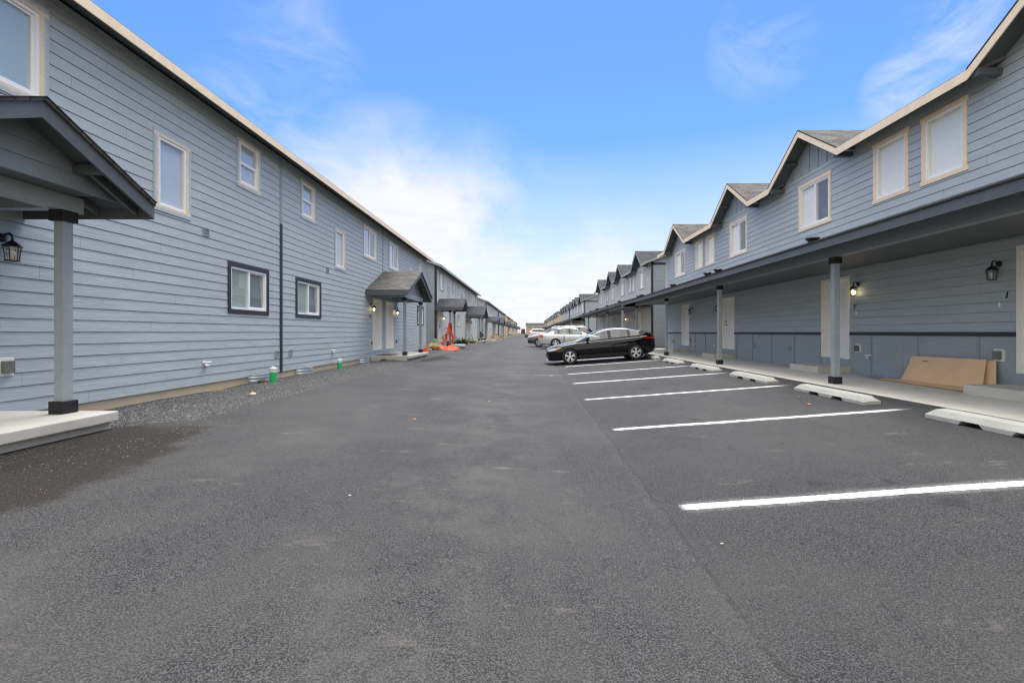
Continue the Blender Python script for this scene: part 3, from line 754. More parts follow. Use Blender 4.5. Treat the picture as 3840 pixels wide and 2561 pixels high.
L1,PL1=left_building(3.4,.385,'blue-grey two-storey townhouse row filling the left side nearest the camera, cream fascia','sidL','sidL','creamO','dark','cream','shing',2,nums=((18.12,'8'),(21.42,'7')))
L2,PL2=left_building(31.15,.47,'grey-sided townhouse row, second on the left, behind the orange netting','sidGL','sidE','grey','grey','grey','shingdk',1,porchX=4.5)
L3,_=left_building(67.5,.45,'grey-blue townhouse row, third on the left, with dark porch roofs','sidGL','sidE','grey','grey','grey','shingdk',0,porchX=4.5)
L4,_=left_building(95.1,.45,'grey-blue townhouse row, fourth on the left, just before the tan one','sidGL','sidE','grey','grey','grey','shingdk',0,porchX=4.5)
L5,_=left_building(128.,.45,'tan and yellow townhouse row far down the left side','sidT','sidT','cream','cream','cream','shingdk',0,porchX=4.5,post='cream')
L6,_=left_building(156.,.45,'pale white-grey townhouse row beyond the tan row on the left','sidW','sidW','cream','cream','cream','shingdk',0,porchX=4.5,post='cream')
L7,_=left_building(190.,.45,'beige townhouse row, last but one on the far left','sidCr','sidCr','cream','cream','cream','shingdk',0,porchX=4.5,post='cream')
L8,_=left_building(219.,.45,'dull brown townhouse row at the far left end of the road','sidB','sidB','cream','cream','cream','shingdk',0,porchX=4.5)
LS=['pale concrete slab under the near gabled porch at the left edge','pale concrete slab before the paired white doors, with a brown mat','concrete slab under the netting-wrapped porch posts','concrete slab with a pushchair parked on it','concrete slab under the first far left porch with dry shrubs','concrete slab before the fourth left-hand row start','concrete slab of the fourth left-hand row under its double porch','distant concrete slab']
order=0
for (S,yc,so) in SLABS:
    if S<60: tag(so,{(3.4,4.40):LS[0],(3.4,19.80):LS[1],(31.15,4.40):LS[2],(31.15,19.80):LS[3]}[(S,yc)],'porch slab','concrete porch slabs on the left')
    else:
        nm={67.5:'third left row',95.1:'fourth left row',128.:'tan left row',156.:'pale left row',190.:'beige left row',219.:'brown left row'}[S]
        tag(so,'concrete slab under the %s porch of the %s'%('single-door' if yc<10 else 'double-door',nm),'porch slab','concrete porch slabs on the left')
lantern(PL1,5.47,2.47,'unlit black lantern at the left picture edge under the near gabled porch')
lantern(PL1,18.22,2.44,'lit black lantern left of the paired white doors on the left row',True)
lantern(PL1,21.5,2.44,'lit black lantern right of the paired white doors, beside the porch post',True)
lantern(PL2,5.40,2.44,'lit lantern beside the white door near the orange netting',True)
lantern(PL2,18.22,2.44,'unlit lantern left of the paired doors of the second left row')
lantern(PL2,21.5,2.44,'unlit lantern right of the paired doors of the second left row')

# ------------------------------------------------------------------ RIGHT ROW TEMPLATE
XR=8.23
def right_building(S,zb,label,sid,sidE,trim,fasc,shing,detail,ears=.03,band='dark',post='blue',pfasc='fascdk',nums=None,dark='dark',npan='panel'):
    dS=S-3.72; dz=zb-.34; length=23.56
    root=empty('townhouse_row',(XR,S+length/2,zb),label,'house row','two-storey townhouse rows along the right')
    P=lambda u,z,d: V((XR-d,u+dS,z+dz)); y0,y1=3.72,27.28
    spec=[]
    for (a,b,k) in ((5.5,7.0,'slider'),(8.62,9.43,'fixed'),(9.94,10.77,'fixed'),(12.47,13.77,'slider')):
        z0,z1=(4.52,5.75) if k=='fixed' else (4.50,5.71)
        spec.append((a,b,z0,z1,k)); spec.append((31.0-b,31.0-a,z0,z1,k))
    doors=[(6.62,7.66),(11.66,12.78),(18.2,19.32),(23.34,24.45)]
    holes=[]
    if detail:
        holes=[q[:4] for q in spec]+[(d[0]+.06,d[1]-.06,.70,2.78) for d in doors]
    w=MB(); top=6.17; D=10.
    lap_wall(w,P,y0,y1,1.395,top,.176,1.395,holes,0,fine=detail>0)
    # flat panel below band
    cuts=sorted({y0,y1}|{h for q in holes if q[2]<1.3 for h in q[:2]})
    for a,b in zip(cuts[:-1],cuts[1:]):
        um=(a+b)/2; z1=.70 if any(q[0]<um<q[1] and q[2]<1.3 for q in holes) else 1.395
        w.quad(P(a,.355,.002),P(b,.355,.002),P(b,z1,.002),P(a,z1,.002),2)
    xr=XR+D/2; ze=6.03; zr=ze+.38*(xr-7.78)
    for (yy,sg) in ((y0,-1),(y1,1)):
        PE=lambda u,z,d: V((u,yy+dS+sg*d,z+dz))
        def ul(z):
            if z<=top: return (XR,XR+D)
            k=max(0,(z-top)/.38); return (XR+k,XR+D-k)
        lap_wall(w,PE,XR,XR+D,.355,zr-.15,.176,.34,(),1,ulim=ul,fine=detail>0)
        q=yy+dS-sg*.02
        w.add([(XR,q,zb),(XR+D,q,zb),(XR+D,q,top+dz),(xr,q,zr-.12+dz),(XR,q,top+dz)],[(0,1,2,3,4)],1)
    w.quad((XR+D,y0+dS,zb),(XR+D,y1+dS,zb),(XR+D,y1+dS,top+dz),(XR+D,y0+dS,top+dz),1)
    w.build('wall',[sid,sidE,npan],root)
    fnd=MB(); fnd.box(XR+.02,XR+D-.03,y0+dS+.03,y1+dS-.03,zb-.4,zb+.016); fnd.build('foundation','found',root)
    t=MB()
    edges=[y0]+[v for d in doors for v in d]+[y1]
    for a,b in zip(edges[::2],edges[1::2]): t.pbox(P,a+.002,b-.002,1.318,1.395,.003,.03)
    t.build('band_board',band,root)
    for u in () if not detail else (4.9,8.33,9.64,10.94,12.84,14.13,15.44,16.75,18.02,19.44,21.24,22.53,23.2,25.69): 
        bt=MB(); bt.pbox(P,u-.025,u+.025,.36,1.316,.003,.022); bt.build('batten','blue' if detail==2 else 'grey',root)
    for yy,sg in ((y0,-1),(y1,1)):
        c=MB(); a,b=(yy-.03,yy+.11) if sg<0 else (yy-.06,yy+.022)
        c.pbox(P,a,b,.36,top-.08,-.10,.03); c.build('corner_board','cream' if detail==2 else dark,root)
    if detail<2:
        c=MB(); c.box(XR+.0,XR+D,y0+dS-.03,y0+dS-.004,5.82+dz,5.98+dz); c.build('trim_board',dark,root)
    # roof with four front gables
    G=[6.42,13.15,17.85,24.58]; hs=1.657; pk=7.19
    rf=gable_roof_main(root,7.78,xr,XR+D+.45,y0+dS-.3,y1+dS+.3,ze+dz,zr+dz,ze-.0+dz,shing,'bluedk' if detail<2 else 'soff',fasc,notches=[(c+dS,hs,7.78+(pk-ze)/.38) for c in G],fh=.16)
    xv=7.78+(pk-ze)/.38; sl=(pk-ze)/hs
    for c in G:
        Q=lambda x,y,z: V((x,y+dS,z+dz)); dm=MB()
        for sg in (-1,1):
            dm.prism([Q(7.755,c,pk),Q(xv,c,pk),Q(7.78,c+sg*hs,ze),Q(7.755,c+sg*hs,ze)],(0,0,.035))
        do=dm.build('gable_roof',shing,root,uvfn=uv_roof_y)
        sf=MB()
        for sg in (-1,1):
            sf.prism([Q(7.80,c,pk-.004),Q(XR+.05,c,pk-.004),Q(XR+.05,c+sg*hs*1.0,ze-.004),Q(7.80,c+sg*hs,ze-.004)],(0,0,-.03))
            # little lookout block and eave return
            yy=c+sg*hs*.5; zz=pk-sl*hs*.5-.035
            sf.prism([Q(7.80,yy-.05,zz-.01),Q(7.80,yy+.05,zz-.01),Q(7.80,yy+.05,zz-.1),Q(7.80,yy-.05,zz-.1)],(XR-7.80,0,0))
            sf.box8([Q(7.80,c+sg*(hs-.12)-.06,ze-.17),Q(XR,c+sg*(hs-.12)-.06,ze-.17),Q(XR,c+sg*(hs-.12)+.06,ze-.17),Q(7.80,c+sg*(hs-.12)+.06,ze-.17),Q(7.80,c+sg*(hs-.12)-.06,ze-.05),Q(XR,c+sg*(hs-.12)-.06,ze-.05),Q(XR,c+sg*(hs-.12)+.06,ze-.05),Q(7.80,c+sg*(hs-.12)+.06,ze-.05)])
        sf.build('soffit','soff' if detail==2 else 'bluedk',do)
        rk=MB()
        for sg in (-1,1):
            rk.prism([Q(7.757,c,pk+.012),Q(7.757,c+sg*hs,ze+.012),Q(7.757,c+sg*hs,ze-.17),Q(7.757,c,pk-.17)],(.022,0,0))
        rk.build('rake_board',fasc,do)
        ed=MB()
        for sg in (-1,1): ed.prism([Q(7.752,c,pk+.04),Q(7.752,c+sg*hs,ze+.04),Q(7.752,c+sg*hs,ze+.013),Q(7.752,c,pk+.013)],(.003,0,0))
        ed.build('drip_edge','edge',do)
        gp=MB(); gp.prism([Q(XR-.012,c-hs+.05,6.10),Q(XR-.012,c+hs-.05,6.10),Q(XR-.012,c,pk-.03)],(.03,0,0))
        for u in (-.98,-.58,-.2,.2,.58,.98):
            h=pk-.05-sl*(abs(u)+.03)
            if h>6.12: gp.box8([Q(XR-.032,c+u-.022,6.1),Q(XR-.012,c+u-.022,6.1),Q(XR-.012,c+u+.022,6.1),Q(XR-.032,c+u+.022,6.1),Q(XR-.032,c+u-.022,h),Q(XR-.012,c+u-.022,h),Q(XR-.012,c+u+.022,h),Q(XR-.032,c+u+.022,h)])
        gp.build('gable_panel','blue' if detail==2 else 'bluedk',do)
    if detail:
        for q in spec:
            near=q[4]=='slider'
            if near: window(root,P,*q[:4],q[4],trim,.085,ears,('screen','shade'),'glassR',detail,flip=True)
            else: window(root,P,*q[:4],q[4],trim,.085,ears,('shade','shade'),'glassR',detail)
    else:
        for q in spec: simple_window(root,P,*q[:4],trim,'shade')
    for i,d in enumerate(doors): door(root,P,d[0],d[1],.70,2.84,hinge=-1 if i in(2,0) else 1,det=detail,handle='tin')
    if detail:
        for u in (14.35,16.6,25.9,5.1): vent(root,P,u,.89,mat='panel')
        for u in (7.95,11.36,19.62,23.0): outlet(root,P,u,.99); doorbell(root,P,u+(.0 if u<10 else .06 if u<15 else .0),1.87)
        for u in (10.97,20.0,22.5): pipes(root,P,u,.80)
    if nums:
        for u,tx in nums: numeral(root,P,u,2.03,tx)
    # porch
    Q=lambda x,y,z: V((x,y+dS,z+dz)); pa,pb=y0-.4,y1+.5
    pr=MB(); z0_,z1_=3.16,3.88
    pr.prism([Q(5.655,pa,z0_),Q(XR+.01,pa,z1_),Q(XR+.01,pa,z1_+.035),Q(5.655,pa,z0_+.035)],(0,pb-pa,0))
    po=pr.build('porch_roof',shing,root,uvfn=uv_roof_x)
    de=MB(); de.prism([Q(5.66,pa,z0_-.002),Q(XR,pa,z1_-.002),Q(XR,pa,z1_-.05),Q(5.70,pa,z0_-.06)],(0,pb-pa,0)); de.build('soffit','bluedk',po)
    fb=MB(); fb.box8([Q(5.66,pa,3.01),Q(5.69,pa,3.01),Q(5.69,pb,3.01),Q(5.66,pb,3.01),Q(5.66,pa,z0_-.004),Q(5.69,pa,z0_-.004),Q(5.69,pb,z0_-.004),Q(5.66,pb,z0_-.004)])
    for yy in (pa,pb-.03): fb.prism([Q(5.691,yy,3.01),Q(XR-.04,yy,z1_-.2),Q(XR-.04,yy,z1_-.05),Q(5.691,yy,z0_-.06)],(0,.03,0))
    fb.build('fascia',pfasc,po)
    sh=MB(); sh.box8([Q(5.635,pa,z0_+.0),Q(5.665,pa,z0_),Q(5.665,pb,z0_),Q(5.635,pb,z0_),Q(5.635,pa,z0_+.03),Q(5.665,pa,z0_+.034),Q(5.665,pb,z0_+.034),Q(5.635,pb,z0_+.03)]); sh.build('shingle_edge','edge',po)
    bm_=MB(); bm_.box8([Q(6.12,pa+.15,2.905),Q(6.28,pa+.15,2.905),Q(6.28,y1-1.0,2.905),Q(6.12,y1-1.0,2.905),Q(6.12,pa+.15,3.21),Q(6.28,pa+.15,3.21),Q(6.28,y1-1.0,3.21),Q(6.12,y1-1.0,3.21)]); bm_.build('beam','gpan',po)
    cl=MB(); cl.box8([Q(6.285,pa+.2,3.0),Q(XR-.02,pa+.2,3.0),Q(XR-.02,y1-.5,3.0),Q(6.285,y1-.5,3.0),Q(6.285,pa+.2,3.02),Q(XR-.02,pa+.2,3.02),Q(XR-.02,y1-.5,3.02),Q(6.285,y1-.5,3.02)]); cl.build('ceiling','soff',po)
    if detail:
        for u in (5.2,10.2,15.3,16.2,20.1,25.6,26.4):
            v=MB(); c=Q(6.35,u,z0_+.28*.69+.03); v.lathe([(.09,0),(.1,.05),(.15,.09),(.15,.11),(.06,.15)],c,n=8); v.build('roof_vent','blackmetal',po)
    for u in (3.42,9.22,14.82,20.55,26.25):
        c=Q(6.2,u,0); zs=max(g(6.0,c.y)+.012,zb)
        pm=MB(); pm.box(c.x-.058,c.x+.058,c.y-.058,c.y+.058,zs+.1,2.80+dz); pp=pm.build('post',post,root,bevel=.006)
        k=MB(); k.box(c.x-.086,c.x+.086,c.y-.086,c.y+.086,2.775+dz,2.903+dz); k.build('cap','blackwood',pp,bevel=.004)
        k=MB(); k.box(c.x-.088,c.x+.088,c.y-.088,c.y+.088,zs,zs+.145); k.build('base','blackwood',pp,bevel=.004)
    return root,P
R1,PR1=right_building(3.72,.34,'blue-grey townhouse row filling the right side, cream fascia, four small gables','sidR','sidE','cream','cream','shing',2,nums=((7.83,'1'),(11.5,'2'),(19.46,'3'),(23.12,'4')))
R2,PR2=right_building(30.54,.43,'grey townhouse row behind the black car, second on the right','sidGR','sidE','grey','grey','shingdk',1,band='grey',npan='sidGR')
R3,_=right_building(67.7,.43,'grey townhouse row, third on the right, with four dark gables','sidGR','sidE','grey','grey','shingdk',0,band='grey',npan='sidGR')
R4,_=right_building(93.6,.43,'grey townhouse row, fourth on the right, just before the tan one','sidGR','sidE','grey','grey','shingdk',0,band='grey',npan='sidGR')
R5,_=right_building(126.5,.43,'tan and yellow townhouse row far down the right side','sidT','sidT','cream','cream','shingdk',0,band='cream',npan='sidT',post='cream',pfasc='cream',dark='cream')
R6,_=right_building(155.,.43,'pale grey townhouse row beyond the tan row on the right','sidW','sidW','cream','cream','shingdk',0,band='grey',npan='sidW',post='cream')
R7,_=right_building(188.,.43,'cream townhouse row at the far right end of the road','sidCr','sidCr','cream','cream','shingdk',0,band='grey',npan='sidCr',post='cream')
R8,_=right_building(216.,.43,'beige townhouse row farthest on the right, next to the cross building','sidB','sidB','cream','cream','shingdk',0,band='grey',npan='sidB',post='cream')
lantern(PR1,7.96,2.53,'unlit black lantern above the number 1 on the right wall')
lantern(PR1,11.36,2.53,'lit black lantern above the number 2 on the right wall',True)
lantern(PR1,19.6,2.53,'unlit black lantern half hidden behind the second porch post on the right')
lantern(PR1,22.95,2.53,'unlit black lantern beside the fourth door from the camera on the right')
lantern(PR2,7.96,2.53,'lantern beside the first door of the second right row, seen past the porch posts')
lantern(PR2,11.36,2.53,'lit lantern beside the second door of the second right row',True)

# right walkway slabs
def walk(y0,y1,z):
    mb=MB(); ys=lin(y0,y1,int((y1-y0)/.5)); pr=[]
    for y in ys:
        j=.012*noise.noise(V((y*1.7,2,3)))
        zt=g(5.95,y)+.014
        pr.append([V((5.84+j,y,zt-.01)),V((5.86+j,y,zt)),V((8.24,y,zt+.004)),V((8.24,y,zt-.3)),V((5.84+j,y,zt-.3))])
    for q in pr: mb.v+=q; mb.e+=[0]*5
    for i in range(len(ys)-1):
        for k in range(5): mb.f.append([i*5+k,i*5+(k+1)%5,(i+1)*5+(k+1)%5,(i+1)*5+k]); mb.m.append(0)
    mb.f.append(list(range(5))); mb.m.append(0); mb.f.append([(len(ys)-1)*5+k for k in range(5)][::-1]); mb.m.append(0)
    tag(mb.build('pavement','walk'),kind='structure')
walk(2.6,28.0,.345); walk(29.8,54.6,.43); walk(66.,118.,.43); walk(126.,150,.43)

def step(u0,u1,label):
    m=MB(); z=g(6.5,(u0+u1)/2)+.01; x0=7.36
    m.box(x0,XR-.002,u0,u1,z-.05,z+.165); o=m.build('door_step','step',origin=(7.8,(u0+u1)/2,z),bevel=.012)
    tag(o,label,'step','concrete steps at the right doors')
step(6.4,7.72,'concrete step at the right picture edge, against the cardboard')
step(11.62,12.86,'concrete step below the door numbered 2, behind the nearest post')
step(18.15,19.4,'concrete step behind the second porch post on the right')
step(23.3,24.5,'concrete step below the fourth door on the right, farthest of the row')

# wheel stops
def wheelstop(loc,label,rot=0,group='concrete wheel stops in the parking bays'):
    m=MB(); L=1.83; n=36; w=.135
    def notch(t): 
        a=abs(t); return .055 if .17<a<.42 else 0.0
    secs=[]
    for i in range(n+1):
        t=-.91+1.82*i/n; e=min(1,(.91-abs(t))/.06+.55); zb=notch(t) 
        jit=.003*noise.noise(V((t*9,loc[1],1)))
        top=.125*min(1,(.915-abs(t))/.10*.6+.45)
        secs.append([V((-w,t,zb)),V((-w+.006+jit,t,max(zb+.005,.055))),V((-.065*e-.01,t,top)),V((.065*e+.01,t,top)),V((w-.006,t,max(zb+.005,.055))),V((w,t,zb))])
    for q in secs: m.v+=q; m.e+=[0]*6
    for i in range(n):
        for k in range(6): m.f.append([i*6+k,i*6+(k+1)%6,(i+1)*6+(k+1)%6,(i+1)*6+k]); m.m.append(0)
    m.f.append(list(range(6))); m.m.append(0); m.f.append([n*6+k for k in range(6)][::-1]); m.m.append(0)
    o=m.build('wheel_stop','stop',bevel=.006); o.location=loc; o.rotation_euler=(0,rot,0)
    return tag(o,label,'wheel stop',group)
WS=[(4.99,'cracked concrete wheel stop at the right picture edge, nearest the camera'),(7.8,'second concrete wheel stop from the right edge, left of the nearest post base'),(10.62,'third concrete wheel stop, in the bay past the nearest porch post'),
    (13.45,'fourth concrete wheel stop, in front of the second porch post'),(16.4,'fifth concrete wheel stop, the last whole one before the black car'),(19.3,'concrete wheel stop partly under the rear of the black car')]
for y,lab in WS:
    x=5.2+(.06 if y<6 else 0); wheelstop((x,y,g(x,y)+.001),lab,rot=-math.atan(.07))
wheelstop((-4.72,32.2,g(-4.72,32.2)+.02),'lone concrete wheel stop on the left kerb beside the netting',rot=0,group=None)

# left ground clutter
def cleanout(x,y,h,label,r=.07):
    z=gravz(x,y)-.01
    o=empty('cleanout_pipe',(x,y,z),label,'pipe','green and white sewer cleanout pipes')
    m=MB(); m.lathe([(r,-.05),(r,h*.64)],(x,y,z),n=20); m.build('pipe','green',o,autos=40)
    m=MB(); m.lathe([(r*.99,h*.64),(r*.99,h*.78),(r*1.12,h*.785),(r*1.12,h*.9),(r*1.05,h*.91),(r*.6,h*.915),(r*.55,h),(r*.3,h)],(x,y,z),n=20); m.build('cap','white',o,autos=40)
cleanout(-5.68,10.1,.36,'tall green pipe with white cap beside the nearer galvanised well')
cleanout(-5.72,13.75,.33,'green pipe with white cap on the gravel, farther along the left wall')
cleanout(-5.62,25.9,.16,'short green and white pipe stub beside the dry grass clump')
def well(y,label):
    x=XL; z=gravz(-6.2,y)-.06; m=MB(); n=18; rows=13; R=.37; H=.24; th=.012
    for inner in (0,1):
        for j in range(rows):
            t=j/(rows-1); cor=.014*math.sin(t*math.pi*2*3.2)
            for i in range(n+1):
                a=math.pi*i/n; r=R+cor-inner*th
                m.v.append(V((x+.03+r*.62*math.sin(a),y+r*math.cos(a),z+H*t))); m.e.append(0)
    N=rows*(n+1)
    for inner in (0,1):
        for j in range(rows-1):
            for i in range(n):
                q=[inner*N+j*(n+1)+i,inner*N+j*(n+1)+i+1,inner*N+(j+1)*(n+1)+i+1,inner*N+(j+1)*(n+1)+i]; m.f.append(q if not inner else q[::-1]); m.m.append(0)
    for i in range(n):
        q=(rows-1)*(n+1)+i; m.f.append([q,q+1,N+q+1,N+q]); m.m.append(0)
    o=m.build('window_well','galv',smooth=True,recalc=False,origin=(x,y,z)); tag(o,label,'window well','galvanised wells along the left wall')
well(10.62,'corrugated galvanised well at the wall, behind the nearest green pipe')
well(12.72,'corrugated galvanised well just right of the dark vertical trim')
well(17.35,'corrugated galvanised well just before the double-door porch slab')
well(24.3,'galvanised well beyond the double-door porch slab')

def scatter(name,n,fn,mats,label,cat,group=None):
    pass
def blob(x,y,z,r,seed=0,fl=.6):
    m=MB(); bm=bmesh.new(); bmesh.ops.create_icosphere(bm,subdivisions=3,radius=1)
    for v in bm.verts:
        d=1+.25*noise.noise(v.co*1.5+V((seed,0,0)))+.1*noise.noise(v.co*4+V((seed,3,0)))
        m.v.append(V((x+v.co.x*r*d,y+v.co.y*r*d,z+v.co.z*r*fl*d))); m.e.append(0)
    for f in bm.faces: m.f.append([v.index for v in f.verts]); m.m.append(0)
    bm.free(); return m
# loose stones: gravel strip, soil patch and slab edge
def pebbles():
    rd=random.Random(5); m=MB()
    def one(x,y,z,r,mi):
        o=len(m.v); sx,sy,sz=[r*rd.uniform(.6,1.2) for _ in range(3)]; a=rd.uniform(0,3); ca,sa=math.cos(a),math.sin(a)
        for (px,py,pz) in ((1,0,0),(0,1,0),(-1,0,0),(0,-1,0),(.2,.1,.8),(.0,-.1,-.5)):
            qx,qy=px*sx,py*sy; m.v.append(V((x+qx*ca-qy*sa,y+qx*sa+qy*ca,z+pz*sz))); m.e.append(0)
        for f in ((0,1,4),(1,2,4),(2,3,4),(3,0,4),(1,0,5),(2,1,5),(3,2,5),(0,3,5)): m.f.append([o+i for i in f]); m.m.append(mi)
    for i in range(5200):
        y=5.5+13*rd.random()**1.4; x=rd.uniform(-6.25,-4.35+.1*noise.noise(V((y*2,0,0)))); one(x,y,gravz(x,y)+.002,rd.uniform(.006,.018),rd.choice((0,0,0,1,1,2,3)))
    for i in range(1600):
        y=rd.uniform(1.6,6.2); x=-4.95+abs(rd.gauss(0,.65)); 
        if x>-3.0: continue
        one(x,y,roadz(x,y)+.001,rd.uniform(.002,.008),rd.choice((0,0,3,4,4,4)))
    for i in range(500):
        y=rd.uniform(2,9); x=-4.2+.25*(y-5)/4+rd.gauss(0,.25); one(x,y,roadz(x,y)+.002,rd.uniform(.003,.009),rd.choice((1,2,3,4)))
    for i in range(500):
        y=rd.uniform(2.5,24); x=5.84-abs(rd.gauss(0,.12)); one(x,y,roadz(x,y)+.003,rd.uniform(.003,.011),rd.choice((0,0,1,3)))
    ms=[plain('stone_a',(.07,.072,.078),.9,.2,40),plain('stone_b',(.2,.2,.2),.9,.2,40),plain('stone_c',(.24,.23,.21),.9,.2,40),plain('stone_d',(.12,.118,.115),.9,.2,40),plain('stone_e',(.13,.10,.075),.9,.2,40)]
    tag(m.build('loose_gravel',ms,recalc=False),kind='stuff')
pebbles()
# stones and rubbish beside the wall
tag(blob(-4.98,8.2,gravz(-4.98,8.2)+.015,.055,1).build('stone','found',smooth=True,origin=(-4.98,8.2,.27)),'pale round stone on the gravel below the dark-framed window','stone')
tag(blob(-5.75,18.0,gravz(-5.75,18)+.02,.11,2,.35).build('rubble','mat',smooth=True,origin=(-5.75,18,.25)),'low brown clod of soil beside the double-door porch slab','soil clod')
tag(blob(-6.0,10.25,gravz(-6.,10.25)+.03,.09,5,.5).build('rubble','mat',smooth=True,origin=(-6.,10.25,.25)),'reddish-brown clod beside the nearer galvanised well','soil clod')
m=MB(); zt=.452; m.box(-6.2,-5.55,18.35,19.4,zt,zt+.012); tag(m.build('door_mat','mat',origin=(-5.9,18.9,zt)),'thin brown mat on the slab before the paired white doors','mat')

# dry grass clump
def tuft(name,x,y,z,n,R,H,mats,label,cat,spread=1.0,w=.006,group=None,seed=1,droop=.5):
    rnd=random.Random(seed); m=MB()
    for i in range(n):
        a=rnd.uniform(0,6.283); r0=R*.35*math.sqrt(rnd.random()); p=V((x+math.cos(a)*r0,y+math.sin(a)*r0,z)); lean=rnd.uniform(.15,1)*spread
        h=H*rnd.uniform(.55,1.05); d=V((math.cos(a+rnd.uniform(-.6,.6)),math.sin(a+rnd.uniform(-.6,.6)),0)); side=V((-d.y,d.x,0)); ww=w*rnd.uniform(.6,1.4)
        pts=[]
        for k in range(5):
            t=k/4; pts.append(p+d*(R*lean*t*(.35+.65*t))+V((0,0,h*(t-droop*lean*t*t))))
        mi=rnd.randrange(len(mats))
        for k in range(4):
            wa,wb=ww*(1-k/4.3),ww*(1-(k+1)/4.3); m.quad(pts[k]-side*wa,pts[k]+side*wa,pts[k+1]+side*wb,pts[k+1]-side*wb,mi)
    o=m.build(name,mats,origin=(x,y,z),recalc=False); tag(o,label,cat,group); return o
tuft('dry_grass_clump',-5.72,27.6,.28,1500,.55,.62,['straw'],'round clump of dry straw-coloured grass between the slab and orange netting','grass clump',1.0,.006,seed=3,droop=.55)
# crumpled orange netting heap
def heap(x,y,z,rx,ry,h,seed,name,mat,label,cat):
    m=MB(); n=46; k=34
    for j in range(k+1):
        for i in range(n+1):
            u=-1+2*i/n; v=-1+2*j/k; d=math.sqrt(u*u+v*v); f=max(0,1-d**2.2)
            nz=noise.noise(V((u*4.2+seed,v*3.4,0)))*.5+noise.noise(V((u*11,v*9+seed,1)))*.45
            m.v.append(V((x+u*rx*(1+.12*nz),y+v*ry*(1+.12*nz),z-.02+h*(f**.6)*(.62+.75*nz) if f>0 else z-.03))); m.e.append(0)
    for j in range(k):
        for i in range(n): m.f.append([j*(n+1)+i,j*(n+1)+i+1,(j+1)*(n+1)+i+1,(j+1)*(n+1)+i]); m.m.append(0)
    o=m.build(name,mat,origin=(x,y,z),recalc=False); tag(o,label,cat); return o
heap(-5.08,28.6,g(-5.08,28.6)-.01,.62,.8,.34,2,'orange_netting','orange','crumpled heap of bright orange netting on the gravel','netting')
heap(-6.1,26.9,.28,.16,.2,.26,5,'orange_netting','orange','small scrap of orange netting by the corner of the left row','netting')
# upright netting round the porch post of the second row
def netting():
    x0,y0=-5.42,3.5+27.75; zs=.45+.085; m=MB(); rnd=random.Random(4)
    na=26; nh=40
    def pt(a,t):
        r=(.10+.34*(1-t)**1.7)*(1+.35*noise.noise(V((math.cos(a)*1.5,math.sin(a)*1.5,t*5))))
        return V((x0-.10*(1-t)+r*math.cos(a),y0-.05*(1-t)+r*math.sin(a)*.8,zs+1.5*t))
    for j in range(nh):
        for i in range(na):
            a=2*math.pi*i/na; a2=2*math.pi*(i+1)/na; t=j/nh; t2=(j+1)/nh; s=.5 if j%2 else 0
            am=2*math.pi*(i+.5)/na
            for (p,q) in ((pt(a if j%2==0 else am,t),pt(am if j%2==0 else a,t2)),(pt(a2 if j%2==0 else am,t),pt(am if j%2==0 else a2,t2))):
                d=(q-p); sd=V((0,0,1)).cross(d); sd=sd.normalized()*.014 if sd.length>1e-6 else V((.009,0,0))
                m.quad(p-sd,p+sd,q+sd,q-sd)
    for i in range(38):   # loose ends
        t=rnd.uniform(0,.8); a=math.pi+rnd.uniform(-.9,.9); p=pt(a,t); L=rnd.uniform(.1,.32)*(1.2-t*.6); q=p+V((-L,rnd.uniform(-.1,.1),rnd.uniform(-.06,.12)))
        m.tube([p,p+(q-p)*.5+V((0,0,.02)),q],.009,5)
    tag(m.build('orange_netting','orange',origin=(x0,y0,zs),recalc=False),'upright roll of orange safety netting tied round the grey porch post','netting')
netting()
# utility pedestals
def pedestal(x,y,z,r,h,mat,label,band=False):
    o=empty('utility_pedestal',(x,y,z),label,'utility box')
    m=MB(); m.lathe([(r*1.08,-.05),(r*1.08,.06),(r,.065),(r,h*.8),(r*1.06,h*.81),(r*1.06,h*.9),(r*.9,h*.97),(r*.5,h*1.0),(r*.1,h*1.01)],(x,y,z),n=20); m.build('housing',mat,o,autos=35)
    if band:
        k=MB()
        for q,zz in ((.35,.62),(.35,.38)): 
            c=V((x+r*1.0,y-.02,z+h*zz)); k.box(c.x-.004,c.x+.006,c.y-.05,c.y+.05,c.z-.045,c.z+.045)
        k.build('sticker','white',o)
pedestal(-6.22,30.2,.36,.125,.58,'pgreen','pale green round utility pedestal behind the dry grass clump')
pedestal(-5.38,30.5,.36,.16,.46,'dgreen','dark green utility pedestal with white stickers in front of the netting',True)
# plants
def fan(x,y,z,n,R,H,mat,label,seed,w=.03,name='evergreen_shrub'):
    return tuft(name,x,y,z,n,R,H,mat,label,'plant',1.0,w,seed=seed,droop=.25)
fan(-5.3,36.0,.35,260,.95,.75,['leaf'],'spreading dark green shrub right of the netting-wrapped porch',11)
fan(-5.35,42.5,.33,160,.7,.45,['leaf','leafy','leafy'],'yellow-green variegated plant in front of the second left row',12)
fan(-5.2,73.5,.33,160,.8,1.0,['leaf'],'upright dark green shrub beside the third left row',13)
tuft('dry_shrub',-5.5,69.3,.4,500,.7,.75,['straw'],'reddish-brown dry shrub on the third left slab','shrub',.8,.012,seed=15,droop=.35)
tuft('dry_shrub',-5.1,71.9,.33,500,.6,.7,['straw'],'brown dry shrub between the third left slab and a green shrub','shrub',.8,.012,seed=16,droop=.35)
bl=blob(-5.35,39.6,.40,.15,8,.8); tag(bl.build('ball','pink',smooth=True,origin=(-5.35,39.6,.4)),'small pink-red ball on the gravel by the second left row','ball')
